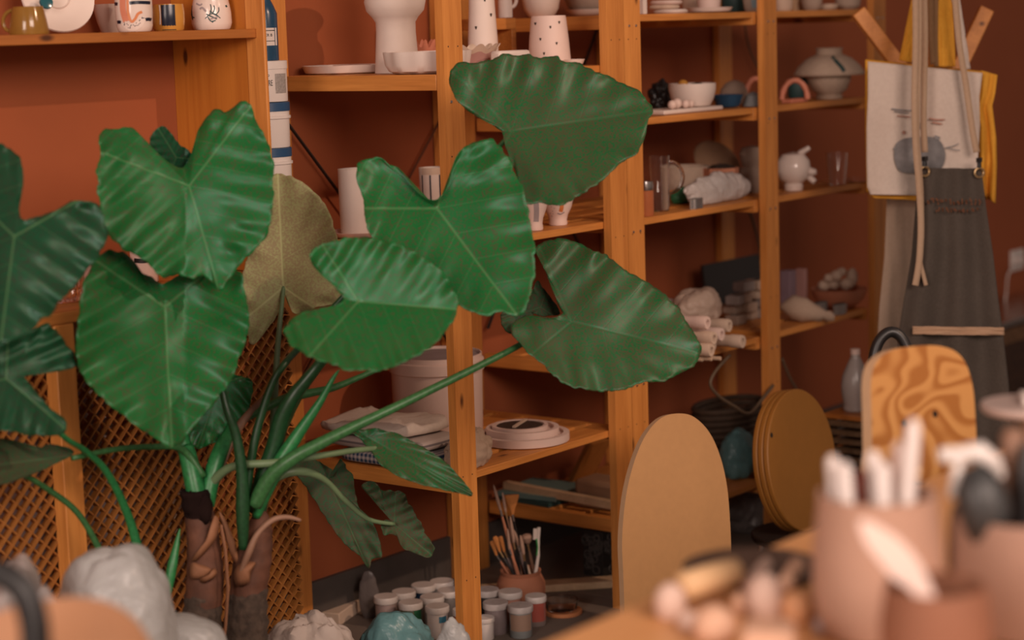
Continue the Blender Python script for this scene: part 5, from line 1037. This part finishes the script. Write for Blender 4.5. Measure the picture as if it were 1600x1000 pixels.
# black tube chair
q=[(1358,760),(1360,640),(1363,575),(1372,536),(1390,519),(1408,527),(1422,560),(1432,620),(1440,740)]
P0=atd(1390,560,3.75); g=thing('tube_chair','black tube-framed chair half hidden behind the plywood chair','chair',Ve((P0.x,P0.y,0)))
pts=catmull([tuple(atd(x,y,3.75)) for x,y in q],6,False); pts=[Ve(p) for p in pts]
a0=Ve((pts[0].x,pts[0].y,0)); a1=Ve((pts[-1].x,pts[-1].y,0)); obj('back_tube',MB().tube([a0]+pts+[a1],.0105,14),BLACK,g,ang=180)
obj('seat',MB().box((a0+a1)/2+CF.cross(UP)*0+Ve((-.02,-.12,.42)),(.16,.2,.022)),BLACK,g,bevel=.006)
for dx in (-.06,.05): p=(a0+a1)/2+Ve((dx,-.2,0)); obj('leg',MB().tube([p,p+UP*.41],.009,10),BLACK,g)
# ================================================ foreground table with tools
ZT=.72; T=lambda x,y:onZ(x,y,ZT+.0006)
ya=T(1290,815).y
g=thing('work_table','large wooden work table filling the lower right corner','table',Ve((-.7,ya-.45,0)))
obj('table_top',MB().bx(-1.75,.35,ya-.95,ya,ZT-.03,ZT),TABLEM,g,bevel=.004)
for x in (-1.68,.28):
    for y in (ya-.08,ya-.87): obj('leg',MB().bx(x-.03,x+.03,y-.03,y+.03,0,ZT-.03),TABLEM,g,bevel=.003)
def tool(a,b,r0,r1,mat,label,name,cat,grp=None,tip=True,n=12):
    v=b-a; mb=MB().tube([a,a+v*.15,a+v*.6,a+v*.93,b],[r0*.9,r0,(r0+r1)/2,r1,r1*.55],n); return one(name,mb,mat,label,cat,grp,ang=60,loc=a)
P=T(1372,992); k=spp(P)
vessel('tool_pot',P,[(72,0),(84,8),(96,45),(101,90),(100,140),(93,205),(92,228)],POTM,'large pale clay pot of white sticks on the table, the widest in the middle','pot',t=5)
def instick(P,h,x0,y0,x1,y1,w,mat,label,name,cat,grp,dd=0):
    d=dep(P)+dd; a=atd(x0,y0,d); b=atd(x1,y1,d+.01); kk=d/F; return tool(a,b,w/2*kk,w/2*kk,mat,label,name,cat,grp)
STK=plain('white_stick',(.72,.64,.60),.5,.05)
for x0,y0,x1,y1,w,mt,lb,dd in ((1312,850,1300,712,22,STK,'white stick at the left rim of the large clay pot',-.012),(1328,850,1318,722,24,STK,'white stick second from the left in the large clay pot',-.03),(1375,850,1364,705,24,STK,'white stick in the middle of the large clay pot',.0),(1384,850,1378,722,26,STK,'thick white stick just right of the middle stick',-.028),(1400,850,1404,690,20,PINKW,'pinkish stick behind the tallest white stick',.02),(1413,850,1428,655,24,STK,'tallest white stick leaning right in the large clay pot',-.012),(1348,850,1345,735,14,REDP,'dark red tool among the white sticks',.02)):
    instick(P,0,x0,y0,x1,y1,w,mt,lb,'stick','stick','white sticks in the large clay pot' if mt is STK else None,dd)
P=T(1462,1100); k=spp(P)
vessel('tool_pot',P,[(70,0),(78,8),(84,60),(86,130),(80,175),(78,192)],TERRA2,'reddish clay pot nearest the camera, holding a white ladle','pot',t=6)
d=dep(P); O=[(1342,818),(1352,812),(1375,822),(1405,842),(1432,872),(1450,905),(1462,935),(1470,975),(1440,975),(1425,925),(1398,905),(1372,875),(1352,848)]
slab('ladle',O,atd(1410,870,d-.01),Ve((-CF.x,-CF.y,.25)),.010,[PINKW,PINKW],'white flat ladle leaning out of the front reddish pot','ladle')
P=T(1600,985); k=spp(P)
vessel('tool_pot',P,[(88,0),(102,8),(114,60),(118,120),(115,175),(112,192)],plain('pot_clay_dark',(.33,.195,.14),.75,.07,25),'pinkish clay pot at the right edge holding a spray head and a wrapped brush','pot',t=6)
d=dep(P)
g=thing('spray_bottle','white spray bottle head sticking out of the right-edge pot','spray bottle',atd(1525,840,d))
obj('nozzle',MB().tube([atd(1468,712,d-.01),atd(1486,711,d-.01),atd(1510,712,d-.01)],[12*k,13*k,14*k],12),PLW,g)
obj('spray_head',MB().tube([atd(1506,708,d-.01),atd(1530,706,d-.01),atd(1552,722,d-.01),atd(1562,745,d-.005)],[13*k,17*k,14*k,9*k],12),PLW,g)
obj('trigger',MB().tube([atd(1498,722,d-.012),atd(1493,750,d-.015),atd(1486,778,d-.02)],[7*k,8*k,6*k],10),PLW,g)
obj('neck',MB().tube([atd(1532,722,d-.01),atd(1534,850,d)],[11*k,12*k],12),GLASS,g)
one('wrapped_brush',MB().tube([atd(1545,850,d-.048),atd(1540,800,d-.048),atd(1532,768,d-.048),atd(1534,742,d-.048),atd(1542,728,d-.048)],[28*k,40*k,40*k,30*k,10*k],18),plain('dark_bristle',(.035,.036,.036),.45,.6,40),'dark wrapped brush below the white spray head','brush',ang=180)
tool(atd(1572,850,d+.012),atd(1584,668,d+.02),13*k,19*k,STEMB,'thick brown wooden handle standing in the right-edge pot','handle_tool','tool')
tool(atd(1596,850,d-.01),atd(1606,690,d-.01),15*k,13*k,BLACK,'black handle at the far right edge of the picture','handle_tool','tool')
# wheel disc on a stand
P=atd(1610,636,2.62); zb3=ZT+.0006
g=thing('banding_wheel','pale round banding wheel with a white slab on it, at the right edge','turntable',Ve((P.x,P.y,zb3))); k=spp(P); b=Ve((P.x,P.y,0))
obj('wheel_head',MB().lathe([(0,P.z-.006),(72*k,P.z-.006),(76*k,P.z-.002),(76*k,P.z+.004),(74*k,P.z+.006),(0,P.z+.006)],b,64),plain('pale_wheel',(.46,.36,.32),.4,.06),g)
obj('shaft',MB().lathe([(0,zb3+.012),(.012,zb3+.012),(.012,P.z-.0065),(0,P.z-.0065)],b,20),METAL,g); obj('foot',MB().lathe([(0,zb3),(.05,zb3),(.045,zb3+.012),(0,zb3+.012)],b,40),METAL,g)
c=P+UP*.0115+RH*16*k; one('clay_slab',MB().box(c,(.055,.05,.0105),Ma.Rotation(.5,3,'Z')),PAPER,'white slab lying on the pale banding wheel','slab',bevel=.002)
# heap of tools in the middle of the table
P=T(1178,893); k=spp(P); one('oval_tray',MB().lathe([(0,0),(92*k,0),(108*k,3*k),(112*k,9*k),(106*k,11*k),(0,9*k)],P,56,sx=1,sy=1.0),plain('dark_tray',(.075,.048,.036),.5,.3),'dark flat round tray on the table behind the heap of wooden tools','tray')
def roller(x0,y0,x1,y1,w,mat,label,lift=0,name='wooden_tool'):
    a=T(x0,y0); b=T(x1,y1); r=w/2*spp(a); a.z+=r+lift; b.z+=r+lift; v=b-a
    return one(name,MB().tube([a-v*.0,a+v*.04,a+v*.5,a+v*.96,b],[r*.6,r,r*1.03,r,r*.6],18),mat,label,'tool','heaped clay tools',ang=180)
OCHRE=plain('pale_ochre',(.66,.42,.22),.55,.06); PEACH=plain('peach_clay',(.66,.40,.27),.6,.06); BLUSH=plain('blush_clay',(.62,.44,.36),.6,.06)
roller(1066,962,1150,935,44,OCHRE,'pale yellow wooden roller, longest in the heap',.016)
def lump(x,y,rx,rz,mat,label,seed,ry=None,lift=0,amp=.1):
    P=T(x,y); k=spp(P); return one('clay_lump',blob(P+UP*(rz*.72*k+lift),(rx*k,(ry or rx)*k,rz*k),seed,amp,20,sub=24),mat,label,'lump','clay lumps and knobs in the heap')
lump(1047,965,25,32,BLUSH,'pink rounded knob at the left end of the heap',1)
lump(1078,982,20,17,BLUSH,'small pink knob below the pale roller',2)
lump(1116,1002,34,34,PEACH,'peach lump in front of the pale roller',3)
lump(1196,968,30,44,BLUSH,'grey-pink egg-shaped lump in the middle of the heap',4)
lump(1158,958,14,20,PEACH,'small peach knob beside the grey-pink lump',5)
roller(1168,928,1198,890,22,BLUSH,'short blush stub at the back of the heap, left',.0)
roller(1228,925,1246,893,26,PEACH,'short peach stub at the back of the heap, right')
lump(1247,972,25,30,plain('orange_ball',(.62,.31,.15),.55,.06),'orange wooden ball at the right end of the heap',6,amp=.03)
lump(1283,988,13,14,LILAC,'small grey ball between the heap and the large clay pot',7,amp=.05)
P=T(1202,1046); k=spp(P); one('clay_box',MB().box(P+UP*36*k,(.058,.05,72*k),Ma.Rotation(.5,3,'Z')),PEACH,'peach clay block in front of the heap at the bottom edge','block',bevel=.006)
# ================================================ lower left: bags, chair back and a black frame
zb4=.30; bc=atd(100,1000,3.06); bc=Ve((bc.x,bc.y,0)); Rm4=Ma((RH,-FH,UP)).transposed(); g=thing('low_bench','low wooden bench carrying the white plastic bags at the lower left','bench',bc)
obj('bench_top',MB().box(bc+UP*(zb4-.015),(.50,.62,.03),Rm4),PALE,g,bevel=.003)
for a_ in (-.22,.22):
    for b_ in (-.26,.26): obj('leg',MB().box(bc+RH*a_+FH*b_+UP*((zb4-.03)/2),(.035,.035,zb4-.03),Rm4),PALE,g)
zb4+=.0008
one('plastic_bag',bag(96,850,275,1180,3.15,.10,61,.17,7,zb=zb4,sub=64,sq=.8,oc=3),FILM,'big white plastic bag bulging up at the lower left before the lattice','bag')
one('plastic_bag',bag(222,962,350,1150,3.33,.05,66,.22,9,zb=zb4,sq=.9,oc=3),FILM,'low white plastic bag at the foot of the left trunk','bag')
one('plastic_bag',bag(-40,872,88,1080,2.95,.055,68,.26,10,zb=zb4,sq=.85,oc=3),plain('dull_film',(.36,.31,.29),.4,.25,20),'dull crumpled plastic bag at the left edge before the lattice','bag')
one('plastic_bag',bag(44,918,112,1100,2.83,.035,69,.22,12,zb=zb4,sq=.85,oc=3),plain('dull_film2',(.40,.35,.33),.4,.25,20),'small dull plastic bag beside the big white bag','bag')
d=2.05; P0=atd(120,960,d); n5=Ve((-CF.x*.9,-CF.y*.9,.35)).normalized(); fl=Ve((P0.x,P0.y,0))
g=thing('plywood_chair','plain orange-brown chair with a rounded back at the lower left corner, out of focus','chair',fl)
BACK=plain('brown_ply',(.36,.155,.058),.5,.16,9)
slab('backrest',[(-60,1150),(-55,1020),(-20,965),(60,940),(110,933),(160,938),(195,955),(222,985),(238,1030),(240,1150),(100,1180)],P0,n5,.016,[BACK,MDFE],None,None,parent=g)
zz=atd(120,1150,d).z; fw_=Ve((CF.x,CF.y,0)).normalized()
obj('seat',MB().box(fl+fw_*.13+UP*min(.4,zz-.05),(.22,.22,.02),Ma((RH,-fw_,UP)).transposed()),BACK,g,bevel=.008)
for sx in (-1,1):
    a=fl+RH*(.08*sx); obj('leg',MB().beam(a,a+UP*(zz+.02),.02,.022,RH),PZ,g); b=fl+RH*.09*sx+fw_*.21; obj('leg',MB().beam(b,b+UP*min(.39,zz-.06),.022,.022,RH),PZ,g)
d=1.85; q=[(-60,905,0),(-25,893,0),(10,900,0),(38,925,0),(52,965,0),(56,1010,0),(58,1100,0)]
pts=[Ve(p) for p in catmull([tuple(atd(x,y,d)) for x,y,_ in q],6,False)]; e=pts[-1]; e0=pts[0]
g=thing('tube_chair','curved black tube of a chair at the lower left edge, out of focus','chair',Ve((e.x,e.y,0)))
obj('back_tube',MB().tube([Ve((e0.x,e0.y,0))-RH*.03,e0-RH*.03-UP*.05]+pts+[Ve((e.x,e.y,0))],.014,14),BLACK,g,ang=180)
m_=(Ve((e.x,e.y,0))+Ve((e0.x,e0.y,0)))/2; obj('seat',MB().box(m_-fw_*.11+UP*.42,(.13,.2,.022),Ma((RH,-fw_,UP)).transposed()),BLACK,g,bevel=.006)
for s_ in (-.045,.045): p=m_-fw_*.19+RH*s_; obj('leg',MB().tube([p,p+UP*.41],.009,10),BLACK,g)
